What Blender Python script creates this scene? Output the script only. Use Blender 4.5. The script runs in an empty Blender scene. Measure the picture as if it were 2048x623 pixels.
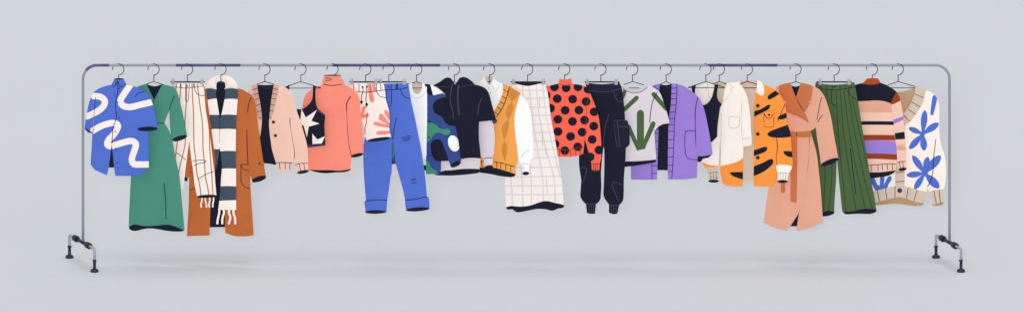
import bpy, math
import numpy as np
from mathutils import Vector, geometry

# ---------------------------------------------------------------- camera
S = 0.004                       # metres per photo pixel
TH = math.radians(14.0)
CT, ST = math.cos(TH), math.sin(TH)
ZC = (528.5 - 311.5) * S / CT   # height of the view centre above the floor
scn = bpy.context.scene
cam_d = bpy.data.cameras.new("camera"); cam = bpy.data.objects.new("camera", cam_d)
scn.collection.objects.link(cam); scn.camera = cam
cam_d.type = 'ORTHO'; cam_d.ortho_scale = 2048 * S; cam_d.clip_end = 200
cam.location = (0, -20 * CT, ZC + 20 * ST)
cam.rotation_euler = (math.radians(90) - TH, 0, 0)
# ---------------------------------------------------------------- light
w = bpy.data.worlds.new("World"); scn.world = w; w.use_nodes = True
bg = w.node_tree.nodes["Background"]
bg.inputs[0].default_value = (0.985, 0.99, 1.0, 1); bg.inputs[1].default_value = 0.45
sun_d = bpy.data.lights.new("key_light", 'SUN'); sun_d.energy = 1.62; sun_d.angle = math.radians(4)
sun_d.color = (1.0, 0.99, 0.975)
sun = bpy.data.objects.new("key_light", sun_d); scn.collection.objects.link(sun)
sun.location = (-2, -6, 4); sun.rotation_euler = (math.radians(75.7), 0, math.radians(-1.2))
top_d = bpy.data.lights.new("overhead_fill", 'SUN'); top_d.energy = 1.38; top_d.angle = math.radians(42)  # added wide sun from above, brightens the floor under the clothes
top = bpy.data.objects.new("overhead_fill", top_d); scn.collection.objects.link(top); top.location = (0, 0, 6)
scn.view_settings.view_transform = 'Standard'; scn.view_settings.look = 'None'
scn.view_settings.exposure = 0.0; scn.view_settings.gamma = 1.0

# ---------------------------------------------------------------- helpers
def at(px, py, Y=0.0):
    return Vector(((px - 1024) * S, Y, ZC + ((311.5 - py) * S - Y * ST) / CT))
GAIN = 1.0
def lin(h, g=1.0):
    h = h.lstrip('#'); o = []
    for i in (0, 2, 4):
        c = int(h[i:i+2], 16) / 255
        c = c / 12.92 if c <= 0.04045 else ((c + 0.055) / 1.055) ** 2.4
        o.append(min(c * g, 0.94))
    return (*o, 1)
_m = {}
def mat(h, kind='cloth'):
    k = (h, kind)
    if k in _m: return _m[k]
    m = bpy.data.materials.new(kind + '_' + h.strip('#')); m.use_nodes = True
    nt = m.node_tree; b = nt.nodes["Principled BSDF"]; N = nt.nodes.new; L = nt.links.new
    c = lin(h, GAIN)
    b.inputs['Base Color'].default_value = c
    if kind == 'cloth':
        b.inputs['Roughness'].default_value = 0.95
        b.inputs['Specular IOR Level'].default_value = 0.04
        b.inputs['Sheen Weight'].default_value = 0.0
        tc = N('ShaderNodeTexCoord')
        n1 = N('ShaderNodeTexNoise'); n1.inputs['Scale'].default_value = 9; n1.inputs['Detail'].default_value = 6
        L(tc.outputs['Object'], n1.inputs['Vector'])
        mr = N('ShaderNodeMapRange'); L(n1.outputs['Fac'], mr.inputs['Value'])
        mr.inputs['From Min'].default_value = .3; mr.inputs['From Max'].default_value = .7
        mr.inputs['To Min'].default_value = 0.965; mr.inputs['To Max'].default_value = 1.02
        hs = N('ShaderNodeHueSaturation'); hs.inputs['Color'].default_value = c
        L(mr.outputs[0], hs.inputs['Value']); L(hs.outputs[0], b.inputs['Base Color'])
        n2 = N('ShaderNodeTexNoise'); n2.inputs['Scale'].default_value = 260; n2.inputs['Detail'].default_value = 3
        L(tc.outputs['Object'], n2.inputs['Vector'])
        bp = N('ShaderNodeBump'); bp.inputs['Strength'].default_value = 0.12; bp.inputs['Distance'].default_value = 0.002
        L(n2.outputs['Fac'], bp.inputs['Height']); L(bp.outputs[0], b.inputs['Normal'])
    elif kind == 'metal':
        b.inputs['Roughness'].default_value = 0.45; b.inputs['Specular IOR Level'].default_value = 0.35
    elif kind == 'floor':
        b.inputs['Roughness'].default_value = 1.0; b.inputs['Specular IOR Level'].default_value = 0.0
        tc = N('ShaderNodeTexCoord'); n1 = N('ShaderNodeTexNoise'); n1.inputs['Scale'].default_value = 1.4
        n1.inputs['Detail'].default_value = 8; L(tc.outputs['Object'], n1.inputs['Vector'])
        mr = N('ShaderNodeMapRange'); L(n1.outputs['Fac'], mr.inputs['Value'])
        mr.inputs['To Min'].default_value = 0.99; mr.inputs['To Max'].default_value = 1.01
        hs = N('ShaderNodeHueSaturation'); hs.inputs['Color'].default_value = c
        L(mr.outputs[0], hs.inputs['Value']); L(hs.outputs[0], b.inputs['Base Color'])
    _m[k] = m; return m

def link(o, parent=None):
    scn.collection.objects.link(o)
    if parent is not None: o.parent = parent
    return o
def tag(o, label=None, cat=None, group=None, kind=None):
    if label: o['label'] = label
    if cat: o['category'] = cat
    if group: o['group'] = group
    if kind: o['kind'] = kind
    return o

def parse(s):
    if not isinstance(s, str): return [(x, y, False) for x, y in s]
    out = []
    for t in s.split():
        c = t.endswith('c')
        x, y = t.rstrip('c').split(',')
        out.append((float(x), float(y), c))
    return out
def cr(p0, p1, p2, p3, n):
    res = []
    for i in range(n):
        t = i / n; t2 = t*t; t3 = t2*t
        res.append(tuple(0.5*((2*p1[k]) + (-p0[k]+p2[k])*t + (2*p0[k]-5*p1[k]+4*p2[k]-p3[k])*t2 + (-p0[k]+3*p1[k]-3*p2[k]+p3[k])*t3) for k in (0, 1)))
    return res
def path(s, closed=True, step=4.0):
    """'x,y' = smooth point, 'x,yc' = corner; returns a sampled polyline in photo pixels"""
    if not isinstance(s, str): return list(s)
    P = parse(s); n = len(P); out = []
    rng = range(n) if closed else range(n - 1)
    for i in rng:
        a, b = P[i], P[(i+1) % n]
        L = math.hypot(b[0]-a[0], b[1]-a[1]); k = max(1, int(math.ceil(L/step)))
        if a[2] and b[2]:
            k = max(1, int(L/12))
            out += [(a[0]+(b[0]-a[0])*t/k, a[1]+(b[1]-a[1])*t/k) for t in range(k)]
            continue
        p0 = P[i-1] if (closed or i > 0) else a
        p3 = P[(i+2) % n] if (closed or i+2 < n) else b
        if a[2]: p0 = a
        if b[2]: p3 = b
        # limit overshoot when neighbours are much farther apart
        def lim(q, r):
            d = math.hypot(q[0]-r[0], q[1]-r[1]); m = L*1.3
            return q if d <= m or d == 0 else (r[0]+(q[0]-r[0])*m/d, r[1]+(q[1]-r[1])*m/d)
        out += cr(lim(p0, a), a, b, lim(p3, b), k)
    if not closed: out.append(P[-1][:2])
    return out
def el(cx, cy, rx, ry, rot=0, n=20):
    r = math.radians(rot); c, s = math.cos(r), math.sin(r)
    return [(cx + rx*math.cos(t)*c - ry*math.sin(t)*s, cy + rx*math.cos(t)*s + ry*math.sin(t)*c)
            for t in [2*math.pi*i/n for i in range(n)]]
def leaf(x1, y1, x2, y2, w, n=20, base=0.35):
    """petal: narrow at the first point, widest and round at the second"""
    L = math.hypot(x2-x1, y2-y1); ux, uy = (x2-x1)/L, (y2-y1)/L; a, b = [], []
    t0 = max(0.45, 1-0.62*w/L)
    ts = [t0*i/8 for i in range(8)] + [t0+(1-t0)*math.sin(math.pi/2*i/8) for i in range(9)]
    for t in ts:
        h = w/2 * (base + (1-base)*math.sin(min(1, t/t0)*math.pi/2)) * (1 if t <= t0 else math.sqrt(max(0, 1-((t-t0)/(1-t0))**2)))
        if t >= 0.9999: h = 0.04
        x, y = x1+ux*L*t, y1+uy*L*t
        a.append((x-uy*h, y+ux*h)); b.append((x+uy*h, y-ux*h))
    return a + b[::-1]
def petal(x1, y1, x2, y2, w):
    """oval petal with a soft rounded tip"""
    L = math.hypot(x2-x1, y2-y1); ux, uy = (x2-x1)/L, (y2-y1)/L; a, b = [], []
    for i in range(19):
        t = (1-math.cos(math.pi*i/18))/2
        h = w/2 * math.sin(math.pi*t**1.35)**0.6 if 0 < i < 18 else 0
        if t < .6: h = max(h, w*0.24)
        if i == 18: h = 0.04
        x, y = x1+ux*L*t, y1+uy*L*t
        a.append((x-uy*h, y+ux*h)); b.append((x+uy*h, y-ux*h))
    return a + b[::-1]
def ribbon(s, wd):
    p = path(s, False, 5.0); n = len(p)
    if wd > 4.5:
        out = []
        for i in range(n-1):
            (x1, y1), (x2, y2) = p[i], p[i+1]; L = math.hypot(x2-x1, y2-y1)
            if L < 1e-6: continue
            ox, oy = -(y2-y1)/L*wd/2, (x2-x1)/L*wd/2
            out.append([(x1+ox, y1+oy), (x2+ox, y2+oy), (x2-ox, y2-oy), (x1-ox, y1-oy)])
            if 0 < i: out.append(el(x1, y1, wd/2, wd/2, i*7, 18))
        return out
    a, b = [], []
    for i in range(n):
        q0, q1 = p[max(0, i-1)], p[min(n-1, i+1)]
        dx, dy = q1[0]-q0[0], q1[1]-q0[1]; L = math.hypot(dx, dy) or 1
        ox, oy = -dy/L*wd/2, dx/L*wd/2
        a.append((p[i][0]+ox, p[i][1]+oy)); b.append((p[i][0]-ox, p[i][1]-oy))
    out = []
    for i in range(n-1): out.append([a[i], a[i+1], b[i+1], b[i]])
    return out

def ribbon_outline(s, wd):
    p = path(s, False, 4.0); n = len(p); a, b = [], []
    for i in range(n):
        q0, q1 = p[max(0, i-1)], p[min(n-1, i+1)]
        dx, dy = q1[0]-q0[0], q1[1]-q0[1]; L = math.hypot(dx, dy) or 1
        ox, oy = -dy/L*wd/2, dx/L*wd/2
        a.append((p[i][0]+ox, p[i][1]+oy)); b.append((p[i][0]-ox, p[i][1]-oy))
    return a + b[::-1]

def dist_poly(pts, poly):
    P = np.array(pts)[:, None, :]; A = np.array(poly)[None]; B = np.roll(np.array(poly), -1, axis=0)[None]
    AB = B - A; t = np.clip(((P-A)*AB).sum(-1) / np.maximum((AB*AB).sum(-1), 1e-9), 0, 1)
    D = P - (A + AB*t[..., None])
    return np.sqrt((D*D).sum(-1)).min(1)
def inside(pts, poly):
    pts = np.array(pts); x, y = pts[:, 0], pts[:, 1]; r = np.zeros(len(pts), bool)
    A = np.array(poly); B = np.roll(A, -1, axis=0)
    for (x1, y1), (x2, y2) in zip(A, B):
        if y1 == y2: continue
        c = ((y1 > y) != (y2 > y)) & (x < (x2-x1)*(y-y1)/(y2-y1)+x1)
        r ^= c
    return r
def bulge(pts, poly, b, R=15.0):
    d = dist_poly(pts, poly); ins = inside(pts, poly)
    u = np.clip(d/R, 0, 1); v = b*(1-(1-u)**2)
    return np.where(ins, v, 0)

K = 0.22                       # the hangers hang turned a little, so the clothes shingle
class Thing:
    def __init__(s, name, label, cat, xc, yoff=0.0, group='clothes hanging on the rail', zpx=None, fold=2.2):
        s.xc, s.yoff, s.fold = xc, yoff/100, fold
        s.root = bpy.data.objects.new(name, None); s.root.empty_display_size = 0.05
        s.org = at(xc, zpx or 164, s.yoff); s.root.location = s.org
        link(s.root); tag(s.root, label, cat, group)
    def Y(s, px, mm):
        return s.yoff - K*(px - s.xc)*S - mm/1000
    def folds(s, P):
        if not s.fold: return np.zeros(len(P))
        x, y = P[:, 0], P[:, 1]; q = s.xc*1.7
        g = np.clip((y-160)/160, 0.15, 1.2)
        return s.fold*g*(0.6*np.sin(2*np.pi*(x+0.10*y)/38 + q + 0.8*np.sin(y/47+q)) + 0.4*np.sin(2*np.pi*(x-0.25*y)/61 + 2*q))
    def part(s, name, lay, outline, col, fills=(), lines=(), b=4.0, th=4.0, ref=None, parent=None, label=None, kind='cloth', grid=7.0, holes=()):
        out = path(outline)
        if name.endswith('_lining') and lay > 6: lay += 3
        polys = [(out, col)]
        for f in fills:
            polys.append((path(f[0], True), f[1]))
        for l in lines:
            for q in ribbon(l[0], l[1]*(1.25 if l[1] < 4 else 1)): polys.append((q, l[2]))
        for h in holes: polys.append((path(h), None))
        xs = [p[0] for p in out]; ys = [p[1] for p in out]
        g = []; row = 0; yy = min(ys)+grid/2
        while yy < max(ys):
            xx = min(xs)+grid/2*(row % 2); row += 1
            while xx < max(xs):
                g.append((xx, yy)); xx += grid
            yy += grid*0.87
        if g:
            gi = inside(g, out); gd = dist_poly(g, out)
            g = [p for p, i_, d_ in zip(g, gi, gd) if i_ and d_ > grid*0.35]
        # two inner rings so that the edge rolls smoothly
        V, F = [], []
        for poly, _ in polys:
            sa = sum(poly[i-1][0]*poly[i][1]-poly[i][0]*poly[i-1][1] for i in range(len(poly)))
            if sa < 0: poly = poly[::-1]
            F.append(list(range(len(V), len(V)+len(poly)))); V += [Vector(p) for p in poly]
        V += [Vector(p) for p in g]
        r = geometry.delaunay_2d_cdt(V, [], F, 1, 1e-4, True)
        ov, of, ids = r[0], r[2], r[5]
        keep = []
        for f, idl in zip(of, ids):
            if 0 not in idl: continue
            c = polys[max(idl)][1]
            if c is None: continue
            keep.append((f, c))
        used = sorted({i for f, _ in keep for i in f}); rm = {u: i for i, u in enumerate(used)}
        P = np.array([ov[u][:] for u in used])
        d = bulge(P, out, b) + s.folds(P)
        if ref is not None:
            for rp, rb in ref: d = d + bulge(P, path(rp), rb)
        back = d - bulge(P, out, b)
        cols = []
        for _, c in keep:
            if c not in cols: cols.append(c)
        if col not in cols: cols.append(col)
        me = bpy.data.meshes.new(name); verts = []; o0 = s.org
        for (x, y), dd in zip(P, d): verts.append(at(x, y, s.Y(x, lay+th+dd)) - o0)
        nv = len(verts)
        for (x, y), dd in zip(P, back):
            # keep straight behind the front vertex so that the rim is a clean fold
            v = verts[len(verts)-nv].copy(); v.y += (th + (d[len(verts)-nv]-dd))/1000.0; verts.append(v)
        faces, mi = [], []; ec = {}
        for f, c in keep:
            a = [rm[i] for i in f]
            x = [P[i] for i in a]
            ar = (x[1][0]-x[0][0])*(x[2][1]-x[0][1]) - (x[2][0]-x[0][0])*(x[1][1]-x[0][1])
            if abs(ar) < 1e-9: continue
            if ar > 0: a = a[::-1]
            faces.append(tuple(a)); mi.append(cols.index(c))
            for i in range(3):
                e = (a[i], a[(i+1) % 3]); ec[e] = cols.index(c)
        nf = len(faces)
        for f in list(faces): faces.append(tuple(i+nv for i in f[::-1])); mi.append(cols.index(col))
        # rim with its own vertices: crisp hem
        rimv = {}
        def rv(i, bk):
            k = (i, bk)
            if k not in rimv: rimv[k] = len(verts); verts.append(verts[i+nv] if bk else verts[i])
            return rimv[k]
        for (i, j), c in ec.items():
            if (j, i) not in ec:
                faces.append((rv(j, 0), rv(i, 0), rv(i, 1), rv(j, 1))); mi.append(c)
        me.from_pydata([tuple(v) for v in verts], [], faces)
        for c in cols: me.materials.append(mat(c, kind))
        me.polygons.foreach_set('material_index', mi)
        me.polygons.foreach_set('use_smooth', [True]*len(faces)); me.update()
        o = bpy.data.objects.new(name, me); link(o, parent or s.root)
        if label: o['label'] = label
        return o
    def button(s, x, y, r, col=None, lay=5.5, ref=None, name='button', parent=None):
        return s.part(name, lay, el(x, y, r, r, 0, 14), col or INK, b=0.6, th=1.6, ref=ref, grid=4, parent=parent)

def tube(name, pts, r, m, parent, org=Vector((0, 0, 0)), seg=10, cap=True):
    pts = [Vector(p) for p in pts]; n = len(pts); verts, faces = [], []
    up = Vector((0.13, 1, 0.07)).normalized(); prev = None
    for i, p in enumerate(pts):
        t = (pts[min(n-1, i+1)] - pts[max(0, i-1)]).normalized()
        if prev is None:
            u = t.cross(up)
            if u.length < 1e-3: u = t.cross(Vector((1, 0, 0)))
        else: u = prev - t*prev.dot(t)
        u.normalize(); prev = u; v = t.cross(u)
        rr = r[i] if isinstance(r, (list, tuple)) else r
        for k in range(seg):
            a = 2*math.pi*k/seg; verts.append(p + (u*math.cos(a)+v*math.sin(a))*rr - org)
    for i in range(n-1):
        for k in range(seg):
            k2 = (k+1) % seg
            faces.append((i*seg+k, i*seg+k2, (i+1)*seg+k2, (i+1)*seg+k))
    sm = [True]*len(faces)
    if cap:
        faces.append(tuple(range(seg))[::-1]); faces.append(tuple((n-1)*seg+k for k in range(seg))); sm += [False]*2
    me = bpy.data.meshes.new(name); me.from_pydata([tuple(v) for v in verts], [], faces)
    me.materials.append(m); me.polygons.foreach_set('use_smooth', sm); me.update()
    return link(bpy.data.objects.new(name, me), parent)

# ---------------------------------------------------------------- floor
me = bpy.data.meshes.new("floor")
me.from_pydata([(-60, -40, 0), (60, -40, 0), (60, 26, 0), (-60, 26, 0)], [], [(0, 1, 2, 3)])
me.materials.append(mat('#CED2D6', 'floor'))
tag(link(bpy.data.objects.new("floor", me)), 'seamless pale blue-grey studio floor', None, None, 'structure')
bv = [(26 + 5*math.sin(a), 5 - 5*math.cos(a)) for a in [math.pi/2*i/16 for i in range(17)]] + [(31, 16)]
me = bpy.data.meshes.new("backdrop")
me.from_pydata([(x, y, z) for y, z in bv for x in (-60, 60)], [], [(2*i, 2*i+1, 2*i+3, 2*i+2) for i in range(len(bv)-1)])
me.materials.append(mat('#CED2D6', 'floor')); me.polygons.foreach_set('use_smooth', [True]*(len(bv)-1))
tag(link(bpy.data.objects.new("backdrop", me)), 'pale blue-grey studio backdrop curving up from the floor', None, None, 'structure')

INK = '#1F2130'; BLUE = '#526FCA'; CREAM = '#F5EBE3'; GREEN = '#4B8B79'; RUST = '#BB6838'; SLATE = '#44515F'
PEACH = '#EFC4B2'; PRIB = '#D0A797'; CORAL = '#F78D7A'; WHITE = '#FFFFFF'; NAVY = '#394D8E'; CGRN = '#449072'
HLINE = '#45455C'; LILAC = '#DBD1D9'; ORNG = '#F0A251'; DIAM = '#D08840'; TAN = '#CFBBA7'; PLAID = '#F4EAE4'
PLN = '#DBD0D6'; RED = '#FD6650'; PURP = '#9A7DD2'; CACT = '#4C6440'; JCRM = '#F6ECE2'; TIGER = '#FF9642'
TRN = '#E1A68D'; TRD = '#C57248'; GPAN = '#4C6440'; GPL = '#394D2E'; JRUST = '#B04A26'; JR2 = '#97401F'; TRIB = '#D3BFAD'
BRN = '#BA9A7B'; SILV = '#AAA4AC'; PNK = '#E0A78E'; NVY2 = '#3A3958'; DLN = '#47475C'; STRP = '#BD6F43'

# ---------------------------------------------------------------- clothes rail
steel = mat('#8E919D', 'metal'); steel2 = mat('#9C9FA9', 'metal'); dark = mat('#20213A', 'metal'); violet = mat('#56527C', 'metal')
rail = bpy.data.objects.new('clothes_rail', None); link(rail)
tag(rail, 'long grey metal clothes rail with violet bands and black round feet', 'clothes rail')
rail.empty_display_size = .1
def arc(cx, cy, r, a0, a1, n=12):
    return [(cx + r*math.cos(math.radians(a0+(a1-a0)*i/n)), cy - r*math.sin(math.radians(a0+(a1-a0)*i/n))) for i in range(n+1)]
outl = [(166, 482), (166, 400), (166, 300), (166, 200)] + arc(194, 158.5, 28, 180, 90) + [(x, 130.5) for x in range(240, 1860, 60)] \
    + arc(1871, 158.5, 28, 90, 0) + [(1899, 200), (1899, 300), (1899, 400), (1899, 482)]
tube('frame', [at(x, y) for x, y in outl], 2.7*S, steel, rail, seg=20)
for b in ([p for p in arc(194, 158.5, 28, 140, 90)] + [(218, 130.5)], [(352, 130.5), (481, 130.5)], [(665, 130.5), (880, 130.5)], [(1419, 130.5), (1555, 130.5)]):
    tube('violet_band', [at(x, y) for x, y in b], 2.7*S+0.0012, violet, rail, seg=20)  # violet lengths, as slightly wider sleeves around the grey tube
for cx in (166-2, 1899-2):
    DY = 14*S/ST
    A = at(cx-25, 469, 0); L_ = Vector(((cx-25-1024)*S, DY, at(cx, 483).z)); R_ = Vector(((cx+25-1024)*S, -DY, at(cx, 483).z))
    ax = (R_-L_).normalized(); mid = (L_+R_)/2
    fz = 0.0
    def bend(e, d):
        c = e + d*0.018; pts = []
        dn = Vector((0, 0, -1))
        for i in range(6):
            a = math.pi/2*i/5
            pts.append(c + (-d)*0.018*math.sin(a) + dn*(0.018*(1-math.cos(a))))
        return pts
    legpts = [Vector((L_.x, L_.y, 0.035))] + bend(L_, ax)[::-1] + [mid] + bend(R_, -ax) + [Vector((R_.x, R_.y, 0.035))]
    tube('base_bar', legpts, 2.5*S, steel2, rail, seg=16)
    cl = tube('clamp', [mid-ax*0.125, mid+ax*0.125], 3.6*S, dark, rail, seg=20)
    for sg in (-1, 1):
        c = mid+ax*0.125*sg
        tube('collar_ring', [c-ax*.03, c-ax*.026, c+ax*.026, c+ax*.03], [5.8*S, 6.4*S, 6.4*S, 5.8*S], dark, cl, seg=24)
    tube('upright_socket', [at(cx+2, 478), at(cx+2, 484)], 3.1*S, steel, cl, seg=16)
    for e in (L_, R_):
        p = lambda z: Vector((e.x, e.y, z))
        ft = tube('foot', [p(0.0005), p(0.010), p(0.018), p(0.024), p(0.026), p(0.085), p(0.086), p(0.100), p(0.101)],
                  [8.2*S, 8.2*S, 7.2*S, 5.0*S, 3.1*S, 3.0*S, 3.9*S, 3.9*S, 2.7*S], dark, rail, seg=28)

# ---------------------------------------------------------------- hangers
wire = mat('#24252F', 'metal'); silver = mat(SILV, 'metal')
class FakeT: pass
def hook_pts(xh, T, ybase):
    pts = []; cx, cy, r = xh-0.5, 139.0, 11.3
    # tip (behind the rail) -> over the top -> down in front -> stem
    for a in list(range(185, 90, -12)) + list(range(90, -91, -12)):
        x = cx + r*math.cos(math.radians(a)); y = cy - r*math.sin(math.radians(a))
        if a >= 90: Y = 0.015*min(1, (a-90)/45)
        else: Y = -0.015*min(1, (90-a)/45)
        if a < 20: Y += (ybase+0.015)*((20-a)/110)
        pts.append(at(x, y, Y))
    return pts
def hanger(T, xh, desc, kind='tri', apex=163.0, tips=None, bar=None, clips=(), stem=None, lay=-5, barx=None):
    yb = T.Y(xh, lay)
    o = bpy.data.objects.new('clip_hanger' if kind == 'clip' else 'wire_hanger', None)
    org = at(xh, 130.5, 0); o.location = org; o.empty_display_size = .03; link(o)
    tag(o, ('black bar hanger with silver clips holding the ' if kind == 'clip' else 'thin black wire hanger holding the ') + desc, 'hanger',
        'clip hangers on the rail' if kind == 'clip' else 'wire hangers on the rail')
    r = 0.85*S
    bot = stem or apex
    hp = hook_pts(xh, T, yb) + [at(xh+0.2, 151.2, yb), at(xh+0.2, bot, yb)]
    if bot < 151: hp = hp[:-2]
    tube('hook', hp, r, wire, o, org)
    if kind == 'tri':
        (lx, ly), (rx, ry) = tips
        pl = lambda x, y: at(x, y, T.Y(x, lay))
        tube('shoulder_wire', [pl(lx, ly), pl(xh, apex), pl(rx, ry)], r, wire, o, org)
        if bar: 
            bx = barx or (lx, rx)
            tube('lower_bar', [pl(bx[0], bar), pl(bx[1], bar)], r*.9, wire, o, org)
    if kind == 'clip':
        x0, x1 = bar
        pl = lambda x, y: at(x, y, T.Y(x, lay))
        tube('clip_bar', [pl(x0, 163.8), pl(x0+1, 163.8), pl(x1-1, 163.8), pl(x1, 163.8)], [1.2*S, 1.5*S, 1.5*S, 1.2*S], wire, o, org)
        for c in clips:
            def prof(lst, l0, th, nm, par):
                s2 = T.org; T.org = org
                q = T.part(nm, l0, [(c+x, y) for x, y in lst], SILV, b=.5, th=th, parent=par, kind='metal', grid=5); T.org = s2
                return q
            k = prof([(-3.2, 160), (3.2, 160), (2.8, 164), (3.4, 169.5), (-3.4, 169.5), (-2.8, 164)], 12, 2.5, 'clip', o)
            prof([(-3.4, 157.2), (-1.2, 157.2), (-0.8, 160), (0.8, 160), (1.2, 157.2), (3.4, 157.2), (2.6, 163.5), (-2.6, 163.5)], 15, 2, 'clip_lever', k)
            tube('clip_spring', [at(c, 161.6, T.Y(c, -6)), at(c, 161.6, T.Y(c, 16))], 1.6*S, silver, k, org)
    return o

# =============================================================== garments, left to right
# ---- blue short-sleeved shirt
T = Thing('shirt', 'blue short-sleeved button shirt with wavy cream bands, at the left end of the rail', 'shirt', 237)
WAVE = [(b, CREAM) for s in ("185,192 200,193.3 209.5,201 207,212 195,222.5 172,233.5", "262,168 248.5,187.3 240.8,201.3 246.5,211.5 260.6,214 280.6,209.4 306,203.4",
        "184,262 204.3,251 226,245.5 236,251 229.5,266 216.8,280 214.4,288.8 221.4,292.2 240.5,286.4 262,281.5 271.8,287.2 268.6,301.3 263.6,317.3 267.5,327.4 280,328.4 299,328.4") for b in ribbon(s, 12.6)]
BODY = "223.4,169.5c 210,172.5 200.3,176 194,180 189.5,196c 188,240c 184.7,270c 181.2,328.4c 190,339 214,350c 217.5,334c 223.6,287c 228.2,334c 230.4,351c 262,351.3 282,347.4 297.7,334.4c 296.9,255c 303,240c 290,181c 268.6,173 252.9,169.5c 243,174 235,162c 229,174"
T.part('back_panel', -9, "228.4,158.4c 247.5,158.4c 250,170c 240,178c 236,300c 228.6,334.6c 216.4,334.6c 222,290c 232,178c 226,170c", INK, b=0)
T.part('body', 0, BODY, BLUE, WAVE, [("235.3,161.6 235.5,183.3 230.8,207.4 232.6,235 226.4,255 224.4,277 224,287", 1.2, INK)], b=6)
T.part('sleeve', 5, "194,180c 189,183 185.3,187.3 178.2,205.4 173.2,227.4 169.2,255.2c 185.3,265c 187.3,241 191.3,194", BLUE, WAVE, [("191,194.3 187.3,241 185.7,265", 1.1, INK)], b=3)
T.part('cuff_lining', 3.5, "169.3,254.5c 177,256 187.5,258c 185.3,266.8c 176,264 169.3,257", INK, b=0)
T.part('sleeve', 5, "262,171.4c 277,175.5 290.6,184.3 300.7,196.3 307.7,215.4 311.8,235.5 315,254c 295,261 275.2,258.5c 266.6,209.3 256,190", BLUE, WAVE,
       [("266.6,209.3 270,235 274.8,259", 1.2, INK), ("269.6,194.3 277.6,185.7 290.6,182.9", 1.2, INK)], b=4)
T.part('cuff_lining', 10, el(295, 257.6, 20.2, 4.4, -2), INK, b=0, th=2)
R1 = [(BODY, 6)]
T.part('collar', 6, "228.4,158.3c 223.4,169.2c 229,174.8c 235.2,161.6c 239.9,174.8c 252.9,168.8c 247.5,158.5c", BLUE, [], [("223.8,169.3 229.1,174.4 235.1,162 239.9,174.3 252.6,168.6", 1.9, INK)], b=2, ref=R1)
T.part('collar_lining', 8, el(238, 157.9, 9.6, 1.4), INK, b=0, th=2)
for x, y in ((238.5,177.2),(235.9,204.6),(237.9,236.1),(230.8,263.1),(231,296.8),(234.7,325.4)): T.button(x, y, 1.35, ref=R1)
hanger(T, 237, 'blue wave print shirt', tips=((205,178),(270,178)), apex=166, bar=181)

# ---- green wrap dress
T = Thing('wrap_dress', 'long green wrap dress with a dark V neck', 'dress', 307.5)
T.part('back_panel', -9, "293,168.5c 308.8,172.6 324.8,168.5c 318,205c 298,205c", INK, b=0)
D = "292.7,167.6c 272.6,174.8 264,186c 264,250c 261.6,355.5c 258.6,415 257.5,454.4c 263,449 270.6,448 290.7,451.4 310.8,450.4 334.9,448.4 350.9,452.4 369,460c 365,415.2 359,355.5 351,315.3 342.9,273.2 334.9,255 328.8,246c 332.8,235.5 338.3,222c 343,190c 345,176c 324.8,167.6c 308.3,200.3c"
T.part('body', 0, D, GREEN, [], [("308.3,200.3 304.7,209.4", 1.2, '#1F4A44'), ("309,246 329,246", 1.3, '#1F3A3A'), ("327.8,365 330.8,395.2 332.2,437", 1.4, '#1F3A3A')], b=6)
T.part('sleeve', 5, "330,170c 344.9,173.6 352.9,181.3 359.9,203.3 368,239.5 374,271.2c 360,279 344,281c 339.9,255 338.5,219.4c 333,195", GREEN, [], [("349.3,191.3 343,205 338.9,219", 1.3, '#1F3A3A')], b=4)
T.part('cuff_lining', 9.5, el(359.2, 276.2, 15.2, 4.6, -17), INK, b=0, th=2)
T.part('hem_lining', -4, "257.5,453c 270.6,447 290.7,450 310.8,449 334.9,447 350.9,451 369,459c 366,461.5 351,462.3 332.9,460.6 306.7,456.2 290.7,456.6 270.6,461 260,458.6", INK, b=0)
hanger(T, 307.5, 'green wrap dress', tips=((292.5,168.8),(324.5,168.8)))

# ---- striped trousers
T = Thing('striped_trousers', 'cream trousers with rust pinstripes hanging from a clip hanger', 'trousers', 374.5)
P_ = "344.5,167.5c 409,167.5c 411.2,199.3 415.2,235 419.2,265 425.2,315 429.4,347.4 430.4,363 432.8,390c 413,393 394,391.5c 389,367 387,347.4 383,319.3 378.2,281c 374,315.3 370,347.4 366,378c 350,378c 346,300c 343,230c"
SL = ["353,166 351,185 346,230", "361.5,174 359,203.4 352,250", "373,168 373,200 370,243 370.5,285 364,315 359,335.4 356,360", "384,168 385,190 387,227.4 388,290 391,315 394,347.4 399,367 402,391",
      "395,167 396,180 399,205 405,250 406,295 409,325 411,355.5 414,367 418,390", "405,167 409,178 412,215.4 418,255 419.5,295 422,331 424,355.5 426,389", "355,281 352,303 350,320"]
T.part('body', 0, P_, CREAM, [], [(s, 1.8, STRP) for s in SL] + [("345,172.5 371,176 406,172", 1.0, INK), ("371.6,168 370.8,190 371.3,201 374,204 376.6,201 378,180 378.6,168", 1.0, INK),
    ("388,168 391,183.3 397,189.7 409,191.3", 1.1, INK), ("352,305 360,309.5 371,319.3", 1.1, INK), ("385,321.3 405,319.7 412.6,322.2 408,325 398,326.4 388,331", 1.1, INK),
    ("396,358 412,348 428,341.8", 1.1, INK)], b=5)
R3 = [(P_, 5)]
for x in (361.4, 388): T.part('belt_loop', 5, [(x-1.2, 167.4), (x+1.2, 167.4), (x+1.2, 175.2), (x-1.2, 175.2)], INK, b=.5, th=2, ref=R3)
T.button(374.6, 171.8, 1.3, ref=R3)
T.part('hem_lining', 5, el(413.3, 391.8, 19.4, 3.1, -3), INK, b=0, th=2)
hanger(T, 374.5, 'rust pinstriped trousers', 'clip', bar=(341, 409.5), clips=(345.9, 404), stem=163.8)

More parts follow.
